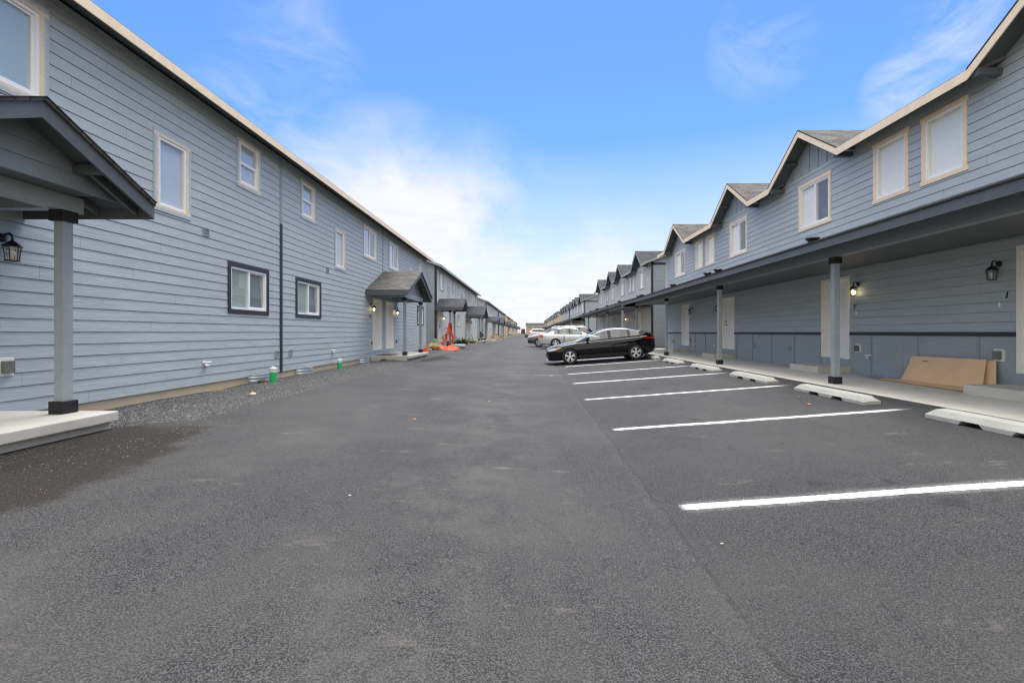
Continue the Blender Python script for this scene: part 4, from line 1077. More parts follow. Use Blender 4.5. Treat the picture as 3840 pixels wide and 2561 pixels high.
# kick scooter
k=empty('kick_scooter',(-5.15,45.0,.3),'small dark kick scooter leaning near the variegated plant','scooter')
m=MB(); m.box(-5.5,-5.0,44.97,45.05,.36,.385); m.build('deck','debris',k)
m=MB(); m.tube([(-5.5,45.01,.38),(-5.62,45.01,.95)],.02,8); m.tube([(-5.62,44.85,.95),(-5.62,45.17,.95)],.016,8); m.build('handlebar','debris',k)
for xx in (-5.02,-5.54):
    m=MB(); m.lathe([(.02,-.02),(.06,-.018),(.06,.018),(.02,.02)],(xx,45.01,.35),axis='y',n=14); m.build('wheel','rubber',k)
# pushchair on the second porch of the second row
zp=.45+.085
k=empty('pushchair',(-5.0,48.2,zp),'black pushchair with silver handle on the second left porch slab','pushchair')
def pq(x,y,z): return V((-5.0+x,48.2+y,zp+z))
m=MB(); m.prism([pq(-.22,-.2,.28),pq(.12,-.2,.28),pq(.2,-.2,.62),pq(-.24,-.2,.72)],(0,.42,0)); m.build('seat','fabric',k,bevel=.04)
m=MB(); m.prism([pq(-.3,-.22,.62),pq(.0,-.22,.64),pq(-.02,-.22,.86),pq(-.2,-.22,.92),pq(-.32,-.22,.8)],(0,.46,0)); m.build('hood','fabric',k,bevel=.05)
m=MB()
for s in (-.22,.24): m.tube([pq(.28,s,.12),pq(-.1,s,.6),pq(-.38,s,1.06)],.016,8); m.tube([pq(-.28,s,.1),pq(.05,s,.42)],.014,8)
m.tube([pq(-.38,-.22,1.06),pq(-.38,.24,1.06)],.024,8); m.build('handle','galv',k)
for a,b in ((-.28,-.24),(-.28,.26),(.28,-.22),(.28,.24)):
    m=MB(); m.lathe([(.03,-.02),(.11,-.018),(.11,.018),(.03,.02)],pq(a,b,.11),axis='y',n=16); m.build('wheel','rubber',k)

# person sitting far down the left side
def seated(x,y,z):
    root=empty('person',(x,y,z),'person in a white top and dark trousers sitting outside the tan row, legs stretched out','person')
    me=bpy.data.meshes.new('body'); bm=bmesh.new()
    J=dict(pel=(0,0,.45),sp=(-.05,0,.68),ch=(-.1,0,.92),nk=(-.11,0,1.06),hd=(-.1,0,1.16),ht=(-.1,0,1.28),
      hl=(.06,.1,.44),kl=(.48,.13,.5),al=(.82,.14,.1),tl=(.95,.15,.06),hr=(.06,-.1,.44),kr=(.46,-.13,.48),ar=(.76,-.14,.1),tr=(.9,-.15,.06),
      sl=(-.1,.19,.98),el=(-.02,.26,.72),wl=(.2,.2,.6),sr=(-.1,-.19,.98),er=(-.02,-.26,.72),wr=(.2,-.2,.6),fl=(.3,.18,.58),fr=(.3,-.18,.58))
    Rr=dict(pel=.15,sp=.14,ch=.15,nk=.06,hd=.1,ht=.085,hl=.1,kl=.065,al=.045,tl=.04,hr=.1,kr=.065,ar=.045,tr=.04,sl=.07,el=.045,wl=.032,sr=.07,er=.045,wr=.032,fl=.035,fr=.035)
    names=list(J); vs={n:bm.verts.new(J[n]) for n in names}
    for a,b in (('pel','sp'),('sp','ch'),('ch','nk'),('nk','hd'),('hd','ht'),('pel','hl'),('hl','kl'),('kl','al'),('al','tl'),('pel','hr'),('hr','kr'),('kr','ar'),('ar','tr'),('ch','sl'),('sl','el'),('el','wl'),('wl','fl'),('ch','sr'),('sr','er'),('er','wr'),('wr','fr')): bm.edges.new((vs[a],vs[b]))
    bm.to_mesh(me); bm.free()
    ob=bpy.data.objects.new('body',me); COL.objects.link(ob)
    sk=ob.modifiers.new('s','SKIN'); sl=me.skin_vertices[0] if me.skin_vertices else None
    if sl is None:
        b2=bmesh.new(); b2.from_mesh(me); b2.verts.layers.skin.verify(); b2.to_mesh(me); b2.free(); sl=me.skin_vertices[0]
    for i,n in enumerate(names): sl.data[i].radius=(Rr[n],Rr[n]); sl.data[i].use_root=(n=='pel')
    ob.modifiers.new('sub','SUBSURF').levels=1
    dg=bpy.context.evaluated_depsgraph_get(); m2=bpy.data.meshes.new_from_object(ob.evaluated_get(dg)); bpy.data.objects.remove(ob)
    m2.materials.clear()
    for q in ('skin','shirt','denim'): m2.materials.append(MT[q])
    for p in m2.polygons:
        c=p.center; p.material_index = 2 if (c.z<.56 and c.x>-.18 and abs(c.y)<.24 and not (c.z>.52 and c.x<.05)) else 1 if c.z<1.04 and not (c.x>.1) else 0
        p.use_smooth=True
    o=bpy.data.objects.new('body',m2); COL.objects.link(o); o.parent=root
    hm=MB(); hm.lathe([(.09,1.14),(.115,1.2),(.105,1.28),(.06,1.32),(.01,1.33)],(x-.12,y,z),n=12); hm.build('hair','hair',root,smooth=True)
    ch=empty('garden_chair',(x-.1,y,z),'red chair under the seated person far down the left side','chair')
    m=MB(); m.box(x-.25,x+.22,y-.25,y+.25,z+.27,z+.31); m.build('seat','redfab',ch)
    m=MB(); m.prism([(x-.24,y-.25,z+.32),(x-.36,y-.25,z+1.0),(x-.32,y-.25,z+1.0),(x-.2,y-.25,z+.32)],(0,.5,0)); m.build('backrest','redfab',ch)
    for a in (-.22,.19):
        for b in (-.22,.22): m=MB(); m.tube([(x+a,y+b,z),(x+a,y+b,z+.27)],.015,6); m.build('leg','debris',ch)
seated(-5.2,117.5,g(-5.2,117)+.0)

# cardboard, plastic, leaves, debris on the right walkway
def cardboard():
    zf=g(6.5,9)+.02
    r=empty('flattened_cardboard_box',(8.0,8.9,zf),'flattened brown cardboard boxes leaning on the wall, folded onto the walkway','cardboard')
    def sheetp(p,th,mat,name,wav):
        m=MB(); n=12; a,b,c,d=[V(q) for q in p]; nn=(b-a).cross(d-a).normalized()
        for s in (0,1):
            for j in range(n+1):
                for i in range(n+1):
                    q=a.lerp(b,i/n).lerp(d.lerp(c,i/n),j/n); q=q+nn*(wav*noise.noise(q*2.3)+s*th); m.v.append(q); m.e.append(0)
        N=(n+1)**2
        for s in (0,1):
            for j in range(n):
                for i in range(n):
                    f=[s*N+j*(n+1)+i,s*N+j*(n+1)+i+1,s*N+(j+1)*(n+1)+i+1,s*N+(j+1)*(n+1)+i]; m.f.append(f); m.m.append(0)
        ring=[i for i in range(n+1)]+[j*(n+1)+n for j in range(1,n+1)]+[n*(n+1)+i for i in range(n-1,-1,-1)]+[j*(n+1) for j in range(n-1,0,-1)]
        for i,q in enumerate(ring): q2=ring[(i+1)%len(ring)]; m.f.append([q,q2,N+q2,N+q]); m.m.append(1)
        m.build(name,[mat,'cardedge'],r)
    sheetp([(7.97,8.0,zf+.02),(7.97,9.76,zf+.02),(8.175,9.70,zf+.53),(8.16,8.12,zf+.545)],.008,'card','front_sheet',.012)
    sheetp([(8.07,7.86,zf+.01),(8.08,9.72,zf+.01),(8.20,9.80,zf+.50),(8.19,7.98,zf+.53)],.008,'card','rear_sheet',.01)
    sheetp([(7.52,7.8,zf+.012),(7.70,10.15,zf+.012),(8.03,9.65,zf+.03),(8.03,7.95,zf+.03)],.010,'card','floor_flap',.012)
    sheetp([(7.72,7.95,zf+.002),(7.74,9.75,zf+.002),(8.02,9.5,zf+.004),(8.02,7.95,zf+.004)],.006,'card','under_sheet',.002)
    # hand hole and crease
    m=MB(); m.prism([(8.140,9.30,zf+.432),(8.140,9.42,zf+.432),(8.146,9.42,zf+.452),(8.146,9.30,zf+.452)],(-.0065,0,0)); m.build('hand_hole','cardedge',r)
cardboard()
def crumple(x,y,z,r,seed,mat,label):
    m=blob(x,y,z+.03,r,seed,.35)
    for i,v in enumerate(m.v): m.v[i]=v+V((.03*noise.noise(v*22),.03*noise.noise(v*23+V((4,0,0))),.02*noise.noise(v*25)))
    tag(m.build('plastic_bag',mat,origin=(x,y,z)),label,'plastic bag')
crumple(7.78,10.22,g(6.5,10)+.015,.15,3,'plastic_film','crumpled clear plastic at the far end of the cardboard')
m=MB(); zz=g(6.5,10)+.016; m.quad((7.95,10.0,zz),(8.15,10.05,zz+.01),(8.12,10.75,zz+.006),(7.98,10.7,zz)); tag(m.build('plastic_strip','plastic_film',origin=(8,10.3,zz)),'flat clear plastic strip along the wall base past the cardboard','plastic strip')
rnd=random.Random(21)
def leafm(x,y,z,s,mat,label,a=None,name='fallen_leaf',cat='leaf',grp='fallen leaves and scraps on the ground'):
    m=MB(); a=rnd.uniform(0,6.28) if a is None else a; d=V((math.cos(a),math.sin(a),0)); e=V((-d.y,d.x,0)); c=V((x,y,z))
    pts=[c-d*s+V((0,0,.004)),c-d*s*.3+e*s*.45+V((0,0,.006)),c+d*s*.4+e*s*.35+V((0,0,.010)),c+d*s*1.0+V((0,0,.004)),c+d*s*.35-e*s*.4+V((0,0,.008)),c-d*s*.35-e*s*.4+V((0,0,.006))]
    pts+=[p+V((0,0,.003)) for p in pts]
    m.add(pts,[(0,1,2,3,4,5),(11,10,9,8,7,6)]+[(i,(i+1)%6,6+(i+1)%6,6+i) for i in range(6)])
    tag(m.build(name,mat,origin=(x,y,z)),label,cat,grp)
leafm(-1.66,6.62,g(-1.66,6.6)+.006,.035,'leafdead','orange-brown leaf on the road left of centre')
leafm(4.46,7.25,g(4.46,7.25)+.006,.06,'leafdead','long brown leaf on the asphalt in front of the second wheel stop')
leafm(4.72,7.95,g(4.7,7.95)+.006,.04,'leafdead','brown leaf tucked against the far half of the second wheel stop')
leafm(7.15,8.35,g(6.5,8)+.02,.05,'leafdead','brown leaf on the walkway in front of the cardboard')
leafm(6.6,7.5,g(6.5,8)+.02,.03,'leafdead','small leaf on the walkway behind the nearest wheel stop')
leafm(6.85,9.4,g(6.5,8)+.02,.035,'leafdead','leaf on the walkway between the nearest post and the cardboard')
leafm(-3.05,22.5,g(-3,22.5)+.006,.16,'debris','dark flat scrap in the middle of the road',a=.1,name='debris',cat='debris')
leafm(-.75,21.6-13,g(-.7,8.6)+.006,.02,'white','tiny white scrap on the road ahead of the seam',name='debris',cat='debris')
leafm(1.25,2.95,g(1.25,2.95)+.006,.012,'white','tiny white chip near the bottom of the road right of the seam',name='debris',cat='debris')
leafm(-1.4,3.55,g(-1.4,3.5)+.006,.012,'white','tiny white chip on the road left of the bottom centre',name='debris',cat='debris')
leafm(-5.2,9.05,gravz(-5.2,9.05)+.01,.05,'leafdead','curled tan leaf on the gravel under the first dark window')
leafm(-5.6,8.4,gravz(-5.6,8.4)+.01,.03,'leafdead','orange leaf at the wall base left of the green pipe')
m=MB(); cp=[]
for i in range(40):
    t=i/39; a=t*9; cp.append(V((1.0-.62*t+.16*math.cos(a)*(.4+t),14.7-.55*t+.22*math.sin(a)*(.3+.6*t),0)))
for p in cp: p.z=roadz(p.x,p.y)+.006
m.tube(cp,.006,6); tag(m.build('loose_cord','rope',origin=cp[0],smooth=True),'thin pale green cord looped at the end of a white bay line','cord')

# ------------------------------------------------------------------ cars
def interp(pts,x):
    if x<=pts[0][0]: return pts[0][1]
    for (a,b),(c,d) in zip(pts[:-1],pts[1:]):
        if x<=c:
            t=(x-a)/(c-a); return b+(d-b)*t
    return pts[-1][1]
def smoothpts(pts):
    """densify with monotone-ish catmull"""
    out=[]
    n=len(pts)
    for i in range(n-1):
        p0=pts[max(i-1,0)];p1=pts[i];p2=pts[i+1];p3=pts[min(i+2,n-1)]
        m1=(p2[1]-p0[1])/max(1e-6,p2[0]-p0[0]); m2=(p3[1]-p1[1])/max(1e-6,p3[0]-p1[0]); h=p2[0]-p1[0]
        s=(p2[1]-p1[1])/h
        if s==0: m1=m2=0
        else:
            m1=max(min(m1,3*abs(s)),-3*abs(s)) if m1*s>0 else 0
            m2=max(min(m2,3*abs(s)),-3*abs(s)) if m2*s>0 else 0
        for k in range(8):
            t=k/8; out.append((p1[0]+h*t,(2*t**3-3*t*t+1)*p1[1]+(t**3-2*t*t+t)*h*m1+(-2*t**3+3*t*t)*p2[1]+(t**3-t*t)*h*m2))
    out.append(pts[-1]); return out

def make_car(sp,loc,heading,label,group='parked cars along the right'):
    """local x: nose at 0, tail at L; y: left/right; z up. heading: rotation about z. loc: ground point under car nose centre"""
    L=sp['L']; zt=smoothpts(sp['top']); zb=smoothpts(sp['bot']); hw=smoothpts(sp['hw']); rf=smoothpts(sp['roof']); blt=smoothpts(sp['belt'])
    pitch=sp.get('pitch',0)
    root=bpy.data.objects.new(sp.get('name','parked_car'),None); COL.objects.link(root); root.location=loc; root.rotation_euler=(0,pitch,heading); tag(root,label,'car',group)
    T=lambda p:p
    body=sp['paint']
    def bb(mb,name,mats,parent=root,**k):
        # local coordinates: build with origin 0
        me_parent=parent; o=mb.build(name,mats,None,origin=(0,0,0),**k); o.location=(0,0,0); o.parent=me_parent; return o
    def sec(x):
        w=interp(hw,x); z1=interp(zt,x); z0=interp(zb,x); h=z1-z0
        zc=z1+sp.get('crown',.03)
        return [(0,z0),(w*.80,z0),(w*.955,z0+.05),(w*.985,z0+h*.30),(w*1.0,z0+h*.55),(w*.99,z0+h*.74),(w*.965,z1-.075),(w*.90,z1-.018),(w*.72,z1+.008),(w*.38,zc),(0,zc+.004)]
    xs=sorted(set([0,.012,.03,.06,.1,.16]+lin(.22,L-.22,56)+[L-.16,L-.1,L-.06,L-.03,L-.012,L]))
    mb=MB(); R=11
    rows=[]
    for x in xs:
        s=sec(x); row=[V((x,y,z)) for y,z in s]+[V((x,-y,z)) for y,z in s[-2:0:-1]]
        rows.append(row); mb.v+=row; mb.e+=[0]*len(row)
    n=len(rows[0])
    for i in range(len(xs)-1):
        for k in range(n): mb.f.append([i*n+k,i*n+(k+1)%n,(i+1)*n+(k+1)%n,(i+1)*n+k]); mb.m.append(0)
    mb.f.append([k for k in range(n)]); mb.m.append(0); mb.f.append([(len(xs)-1)*n+k for k in range(n)][::-1]); mb.m.append(0)
    bo=bb(mb,'body',[body,'trimblk'],autos=50)
    ct=MB()
    for wx in sp['wx']:
        for s in (-1,1):
            ct.lathe([(sp['arch'],s*.55),(sp['arch'],s*1.2)],(wx,0,sp['wr']),axis='y',n=40)
    co=bb(ct,'cut','trimblk'); 
    bpy.context.view_layer.update()
    md=bo.modifiers.new('b','BOOLEAN'); md.object=co; md.operation='DIFFERENCE'; md.solver='EXACT'
    try: md.material_mode='TRANSFER'
    except Exception: pass
    dg=bpy.context.evaluated_depsgraph_get(); me=bpy.data.meshes.new_from_object(bo.evaluated_get(dg)); bo.modifiers.clear(); bo.data=me; bpy.data.objects.remove(co)
    # surface patch helper
    def surf(x,r,s):   # r in row units 0..10 on the half section
        q=sec(x); i=min(int(r),len(q)-2); t=r-i; y=q[i][0]*(1-t)+q[i+1][0]*t; z=q[i][1]*(1-t)+q[i+1][1]*t
        return V((x,s*y,z))
    def zpt(x,z,s):    # point on side at height z
        q=sec(x)
        for i in range(2,len(q)-2):
            if q[i][1]<=z<=q[i+1][1]:
                t=(z-q[i][1])/max(1e-6,q[i+1][1]-q[i][1]); return V((x,s*(q[i][0]*(1-t)+q[i+1][0]*t),z))
        return V((x,s*q[7][0],z))
    def patch(poly_top,poly_bot,x0,x1,s,off,n=12,rows=4):
        m=MB()
        for i in range(n+1):
            x=x0+(x1-x0)*i/n; za=interp(poly_bot,x); zb_=interp(poly_top,x)
            for j in range(rows+1):
                z=za+(zb_-za)*j/rows; p=zpt(x,z,s); c=V((L/2,0,.5)); d=V((0,s,0))
                if x<.25: d=V((-.8,s*.6,0)).normalized()
                if x>L-.25: d=V((.8,s*.6,0)).normalized()
                m.v.append(p+d*off); m.e.append(0)
        k=rows+1
        for i in range(n):
            for j in range(rows): m.f.append([i*k+j,i*k+j+1,(i+1)*k+j+1,(i+1)*k+j]); m.m.append(0)
        return m
    # cabin
    ca,cb=sp['cab']; gl=sp['side']; wsx=sp['ws']; rwx=sp['rw']
    st=sorted(set([round(v,3) for v in lin(ca,cb,46)]+[v for r in gl for v in r]+list(wsx)+list(rwx)))
    def csec(x):
        zbt=interp(blt,x); zr=max(interp(rf,x),zbt+.01); wb=interp(hw,x)*sp.get('cabw',.90)
        wt=min(wb-.005,sp['rail']+ (wb-sp['rail'])*max(0,1-(zr-zbt)/(sp['H']-zbt)))
        zrail=zr-.055*min(1,(zr-zbt)/.3)
        f=lambda s:(wb+(wt-wb)*(s**1.15),zbt+(zrail-zbt)*s)
        return [(wb,zbt-.06),f(0),f(.07),f(.90),f(1.0),(wt*.86,zr-.012*min(1,(zr-zbt)/.2)),(wt*.5,zr),(0,zr+.004)]
    cab=MB(); gm={}
    rows=[csec(x) for x in st]; K=8
    def gmesh(key): 
        if key not in gm: gm[key]=MB()
        return gm[key]
    for i in range(len(st)-1):
        xm=(st[i]+st[i+1])/2; A,B=rows[i],rows[i+1]
        for s in (-1,1):
            for k in range(K-1):
                q=[V((st[i],s*A[k][0],A[k][1])),V((st[i],s*A[k+1][0],A[k+1][1])),V((st[i+1],s*B[k+1][0],B[k+1][1])),V((st[i+1],s*B[k][0],B[k][1]))]
                key=None
                if k==2:
                    for gi,(a,b) in enumerate(gl):
                        if a<xm<b: key=('side_window',gi,s)
                if k>=4 and wsx[0]<xm<wsx[1]: key=('windscreen',0,0)
                if k>=4 and rwx[0]<xm<rwx[1]: key=('rear_window',0,0)
                (gmesh(key) if key else cab).quad(*q)
    for kk in list(gm): 
        pass
    def weld(o):
        bm=bmesh.new(); bm.from_mesh(o.data); bmesh.ops.remove_doubles(bm,verts=bm.verts,dist=.0005); bmesh.ops.recalc_face_normals(bm,faces=bm.faces); bm.to_mesh(o.data); bm.free()
        o.data.polygons.foreach_set('use_smooth',[True]*len(o.data.polygons)); o.data.set_sharp_from_angle(angle=math.radians(42))
    co=bb(cab,'roof',body); weld(co)
    for (nm,gi,s),m in gm.items():
        gmat=sp.get('glass','carglass') if nm!='rear_window' else sp.get('rglass',sp.get('glass','carglass'))
        if nm=='side_window' and gi in sp.get('darkside',()): gmat='carglassdk'
        o=bb(m,nm,gmat); weld(o)
    # window surround trim (bright or black)
    for s in (-1,1):
        tm=MB()
        for up in (True,False):
            pts=[]
            for x in st:
                if gl[0][0]-.08<=x<=gl[-1][1]+.1:
                    r=csec(x); q=r[3] if up else r[2]; pts.append(V((x,s*(q[0]+.004),q[1]+(.012 if up else -.006))))
            if len(pts)>2: tm.tube(pts,.008,6,0 if up else 1)
        bb(tm,'window_trim',[sp.get('wtrim','trimblk'),'trimblk'])
    # pillars in black
    pm=MB()
    for s in (-1,1):
        for (a,b) in zip(gl[:-1],gl[1:]):
            x0,x1=a[1],b[0]; r0,r1=csec(x0),csec(x1)
            pm.add([V((x0,s*(r0[2][0]+.003),r0[2][1])),V((x1,s*(r1[2][0]+.003),r1[2][1])),V((x1,s*(r1[3][0]+.003),r1[3][1])),V((x0,s*(r0[3][0]+.003),r0[3][1]))],[(0,1,2,3)])
    bb(pm,'pillar','trimblk')
    # interior
    for (x,w) in ((sp['seats'][0],.22),(sp['seats'][1],.56)):
        for yy in ((-.36,.36) if w<.4 else (0,)):
            m=MB(); zf=interp(blt,x)-.35
            m.prism([(x-.15,yy-w,zf-.1),(x+.28,yy-w,zf-.1),(x+.42,yy-w,zf+.5),(x+.30,yy-w,zf+.5),(x+.18,yy-w,zf+.05),(x-.15,yy-w,zf+.05)],(0,2*w,0))
            if w<.4: m.box(x+.34,x+.42,yy-.11,yy+.11,zf+.52,zf+.68)
            else:
                for q in(-.35,.35): m.box(x+.34,x+.42,q-.11,q+.11,zf+.52,zf+.64)
            bb(m,'seat','seat',bevel=.03)
    # door seams, sill
    for s in (-1,1):
        m=MB()
        for xd in sp['seams']:
            pts=[zpt(xd+.03*math.sin(z*3),z,s)+V((0,s*.001,0)) for z in lin(interp(zb,xd)+.12,interp(zt,xd)-.02,10)]
            m.tube(pts,.0055,4)
        bb(m,'door_seam','trimblk')
        m=patch([(0,.36),(9,.36)] if not sp.get('sillz') else [(0,sp['sillz']),(9,sp['sillz'])],[(0,interp(zb,2)+.06),(9,interp(zb,2)+.06)],sp['wx'][0]+sp['arch']+.02,sp['wx'][1]-sp['arch']-.02,s,.004)
        bb(m,'sill',sp.get('sillmat','trimblk'),recalc=False)
        for xd in sp['handles']:
            p=zpt(xd,sp['hz'],s); m=MB(); m.box(p.x-.10,p.x+.10,p.y+min(0,s*.03),p.y+max(0,s*.03),p.z-.018,p.z+.018); bb(m,'door_handle',sp.get('hmat',body),bevel=.01)
        xm=sp['mirror']; r=csec(xm); m=MB(); yb=s*(r[1][0]+.02); 
        ya,yb2=sorted((yb+s*.05,yb+s*.22)); m.box(xm-.06,xm+.06,ya,yb2,r[1][1]+.03,r[1][1]+.17)
        yc,yd=sorted((yb-s*.05,yb+s*.1)); m.box(xm-.03,xm+.03,yc,yd,r[1][1]+.0,r[1][1]+.05)
        bb(m,'wing_mirror',body,bevel=.03)
        for (nm,tp,bt_,x0,x1,mt,off) in sp['lights']:
            bb(patch(tp,bt_,x0,x1,s,off),nm,mt,recalc=False,smooth=True)
    # bumper inserts / grille
    for (nm,x,y0,y1,z0,z1,mt) in sp.get('front',[]):
        m=MB(); m.box(x,x+.05,y0,y1,z0,z1); bb(m,nm,mt,bevel=.008)
    for f in sp.get('extra',[]): 
        m=MB(); nm,mt=f(m,csec,zpt); bb(m,nm,mt,bevel=.006)
    # wheels
    for wx in sp['wx']:
        for s in (-1,1):
            r=sp['wr']; tw=.105; yc=s*(sp['W']/2-.115)
            hub=MB(); hub.lathe([(.02,-.02),(r*.60,-.02),(r*.60,.02),(.02,.03)],(wx,yc,r),axis='y',n=24); hu=bb(hub,'wheel','darkwheel')
            ty=MB(); ty.lathe([(r*.66,-tw),(r*.90,-tw),(r*.985,-tw*.75),(r,-tw*.4),(r,tw*.4),(r*.985,tw*.75),(r*.90,tw),(r*.68,tw*.95),(r*.66,tw*.7)],(wx,yc,r),axis='y',n=48,cap=False)
            o=bb(ty,'tyre','rubber',parent=hu,autos=40)
            rm=MB(); rr=r*.66; yo=yc+s*tw*.78
            rm.lathe([(rr*1.02,s*tw*.9),(rr*.95,s*tw*.92),(rr*.93,s*tw*.6),(rr*1.0,s*tw*.5)],(wx,yc,r),axis='y',n=40,cap=False)
            ns=sp.get('spokes',5)
            for q in range(ns):
                a=2*math.pi*q/ns+.3
                for da in ((-.17,.17) if sp.get('twin',True) else (0,)):
                    d0=V((math.cos(a),0,math.sin(a))); d1=V((math.cos(a+da),0,math.sin(a+da))); c=V((wx,yo,r))
                    p0=c+d0*.02; p1=c+d1*rr*.97; sd=V((-d1.z,0,d1.x))
                    wa,wb=(.016,.019) if sp.get('twin',True) else (.045,.03)
                    dep=V((0,s*.018,0))
                    pts=[p0-sd*wa,p0+sd*wa,p1+sd*wb,p1-sd*wb]; rm.prism(pts,dep)
            rm.lathe([(.005,s*.02),(.045,s*.022),(.05,s*.0),(.05,-s*.02)],(wx,yo,r),axis='y',n=16)
            bb(rm,'rim','alloy',parent=hu,autos=35)
    return root

CIVIC=dict(name='parked_car',L=4.56,W=1.80,H=1.415,paint='black',crown=.025,
  top=[(0,.60),(.04,.66),(.12,.70),(.35,.765),(.8,.845),(1.3,.905),(1.8,.925),(2.6,.945),(3.4,.975),(3.95,1.0),(4.3,1.005),(4.45,.985),(4.52,.93),(4.56,.80)],
  bot=[(0,.24),(.08,.19),(.5,.175),(1.5,.175),(3.2,.185),(4.1,.22),(4.4,.29),(4.52,.36),(4.56,.46)],
  hw=[(0,.50),(.03,.60),(.1,.70),(.25,.79),(.5,.85),(.9,.89),(1.6,.90),(3.4,.90),(3.9,.89),(4.2,.85),(4.42,.76),(4.52,.66),(4.56,.56)],
  belt=[(1.2,.905),(1.8,.925),(2.6,.95),(3.4,.985),(4.0,1.015),(4.4,1.03)],
  roof=[(1.22,.91),(1.45,1.0),(1.75,1.145),(2.1,1.29),(2.4,1.375),(2.75,1.413),(3.05,1.41),(3.4,1.365),(3.8,1.26),(4.15,1.125),(4.4,1.035)],
  cab=(1.22,4.38),side=[(1.72,2.55),(2.69,3.38),(3.50,3.86)],ws=(1.30,2.12),rw=(3.42,4.25),rail=.60,seats=(2.15,3.0),seams=(1.52,2.62,3.55),handles=(2.42,3.32),hz=.80,hmat='trimblk',mirror=1.70,
  wx=(.925,3.66),wr=.325,arch=.365,darkside=(2,),rglass='carglassdk',wtrim='chrome',spokes=5,twin=True,
  lights=[('headlight',[(0,.62),(.06,.675),(.3,.70),(.62,.735)],[(0,.58),(.3,.60),(.62,.72)],.03,.6,'lens',.004),('headlight',[(.36,.705),(.62,.735)],[(.36,.625),(.62,.725)],.38,.6,'amber',.007),
     ('taillight',[(3.98,.885),(4.3,.935),(4.55,.91)],[(3.98,.878),(4.3,.855),(4.55,.83)],4.0,4.54,'red',.005)],
  front=[('grille',-.012,-.5,.5,.44,.56,'trimblk'),('front_lip',-.03,-.52,.52,.20,.225,'chrome'),('licence_plate',-.03,-.15,.15,.36,.46,'trimblk'),('licence_plate',4.53,-.15,.15,.62,.74,'plate')],
  extra=[lambda m,c,z:(m.prism([(4.22,-.62,1.085),(4.50,-.55,1.06),(4.50,.55,1.06),(4.22,.62,1.085)],(0,0,.03)),('spoiler','trimblk'))[1],
         lambda m,c,z:(m.prism([(3.05,-.012,1.41),(3.24,-.012,1.40),(3.24,-.012,1.46),(3.2,-.012,1.465)],(0,.024,0)),('antenna_fin','trimblk'))[1]])
def pitch_at(xn,y,L,sgn):
    return math.atan((g(xn+sgn*(L-.9),y)-g(xn+.9*sgn,y))/(L-1.8))
# nose toward -X (road): local +x -> world +X
yc=19.72; xn=.80
CIVIC['pitch']=-pitch_at(xn,yc,4.56,1)
make_car(CIVIC,(xn,yc,g(xn+.9,yc)-math.tan(-CIVIC['pitch'])*.9+.004),0,'black hatchback car parked nose to the road, the nearest car')

SEDAN=dict(name='parked_car',L=4.87,W=1.80,H=1.46,paint='silver',crown=.03,
  top=[(0,.62),(.05,.69),(.3,.78),(.8,.87),(1.35,.94),(1.9,.955),(3.2,.975),(3.8,.985),(4.2,1.01),(4.6,1.02),(4.78,.99),(4.84,.9),(4.87,.74)],
  bot=[(0,.26),(.1,.21),(.6,.2),(3.8,.21),(4.5,.26),(4.8,.32),(4.87,.38)],
  hw=[(0,.55),(.05,.68),(.2,.78),(.5,.86),(1,.895),(3.8,.895),(4.3,.87),(4.65,.81),(4.82,.72),(4.87,.64)],
  belt=[(1.3,.94),(1.9,.955),(3.2,.975),(3.9,.995),(4.3,1.01)],
  roof=[(1.3,.945),(1.6,1.1),(2.0,1.33),(2.4,1.44),(2.8,1.46),(3.2,1.445),(3.6,1.37),(3.95,1.2),(4.2,1.06),(4.3,1.02)],
  cab=(1.3,4.3),side=[(1.85,2.62),(2.74,3.42),(3.50,3.76)],ws=(1.4,2.1),rw=(3.45,4.2),rail=.58,seats=(2.1,3.0),seams=(1.55,2.68,3.5),handles=(2.5,3.4),hz=.83,hmat='silver',mirror=1.86,darkside=(2,),
  wx=(.95,3.67),wr=.325,arch=.37,spokes=5,twin=False,sillmat='silver',
  lights=[('headlight',[(0,.68),(.5,.74)],[(0,.58),(.5,.66)],.04,.45,'lens',.004),('taillight',[(4.5,.86),(4.66,.96),(4.87,.93)],[(4.5,.74),(4.87,.73)],4.55,4.855,'redor',.006)],
  front=[('licence_plate',4.84,-.15,.15,.62,.74,'plate')])
yc=33.0; xt=.68; xn=xt+4.87
SEDAN['pitch']=0
gz=g(xt+1.2,yc)
s=make_car(SEDAN,(xn,yc,g(xt+1.2,yc)+.03),math.pi,'silver sedan parked with its orange-red tail lamps to the road, behind the black car')

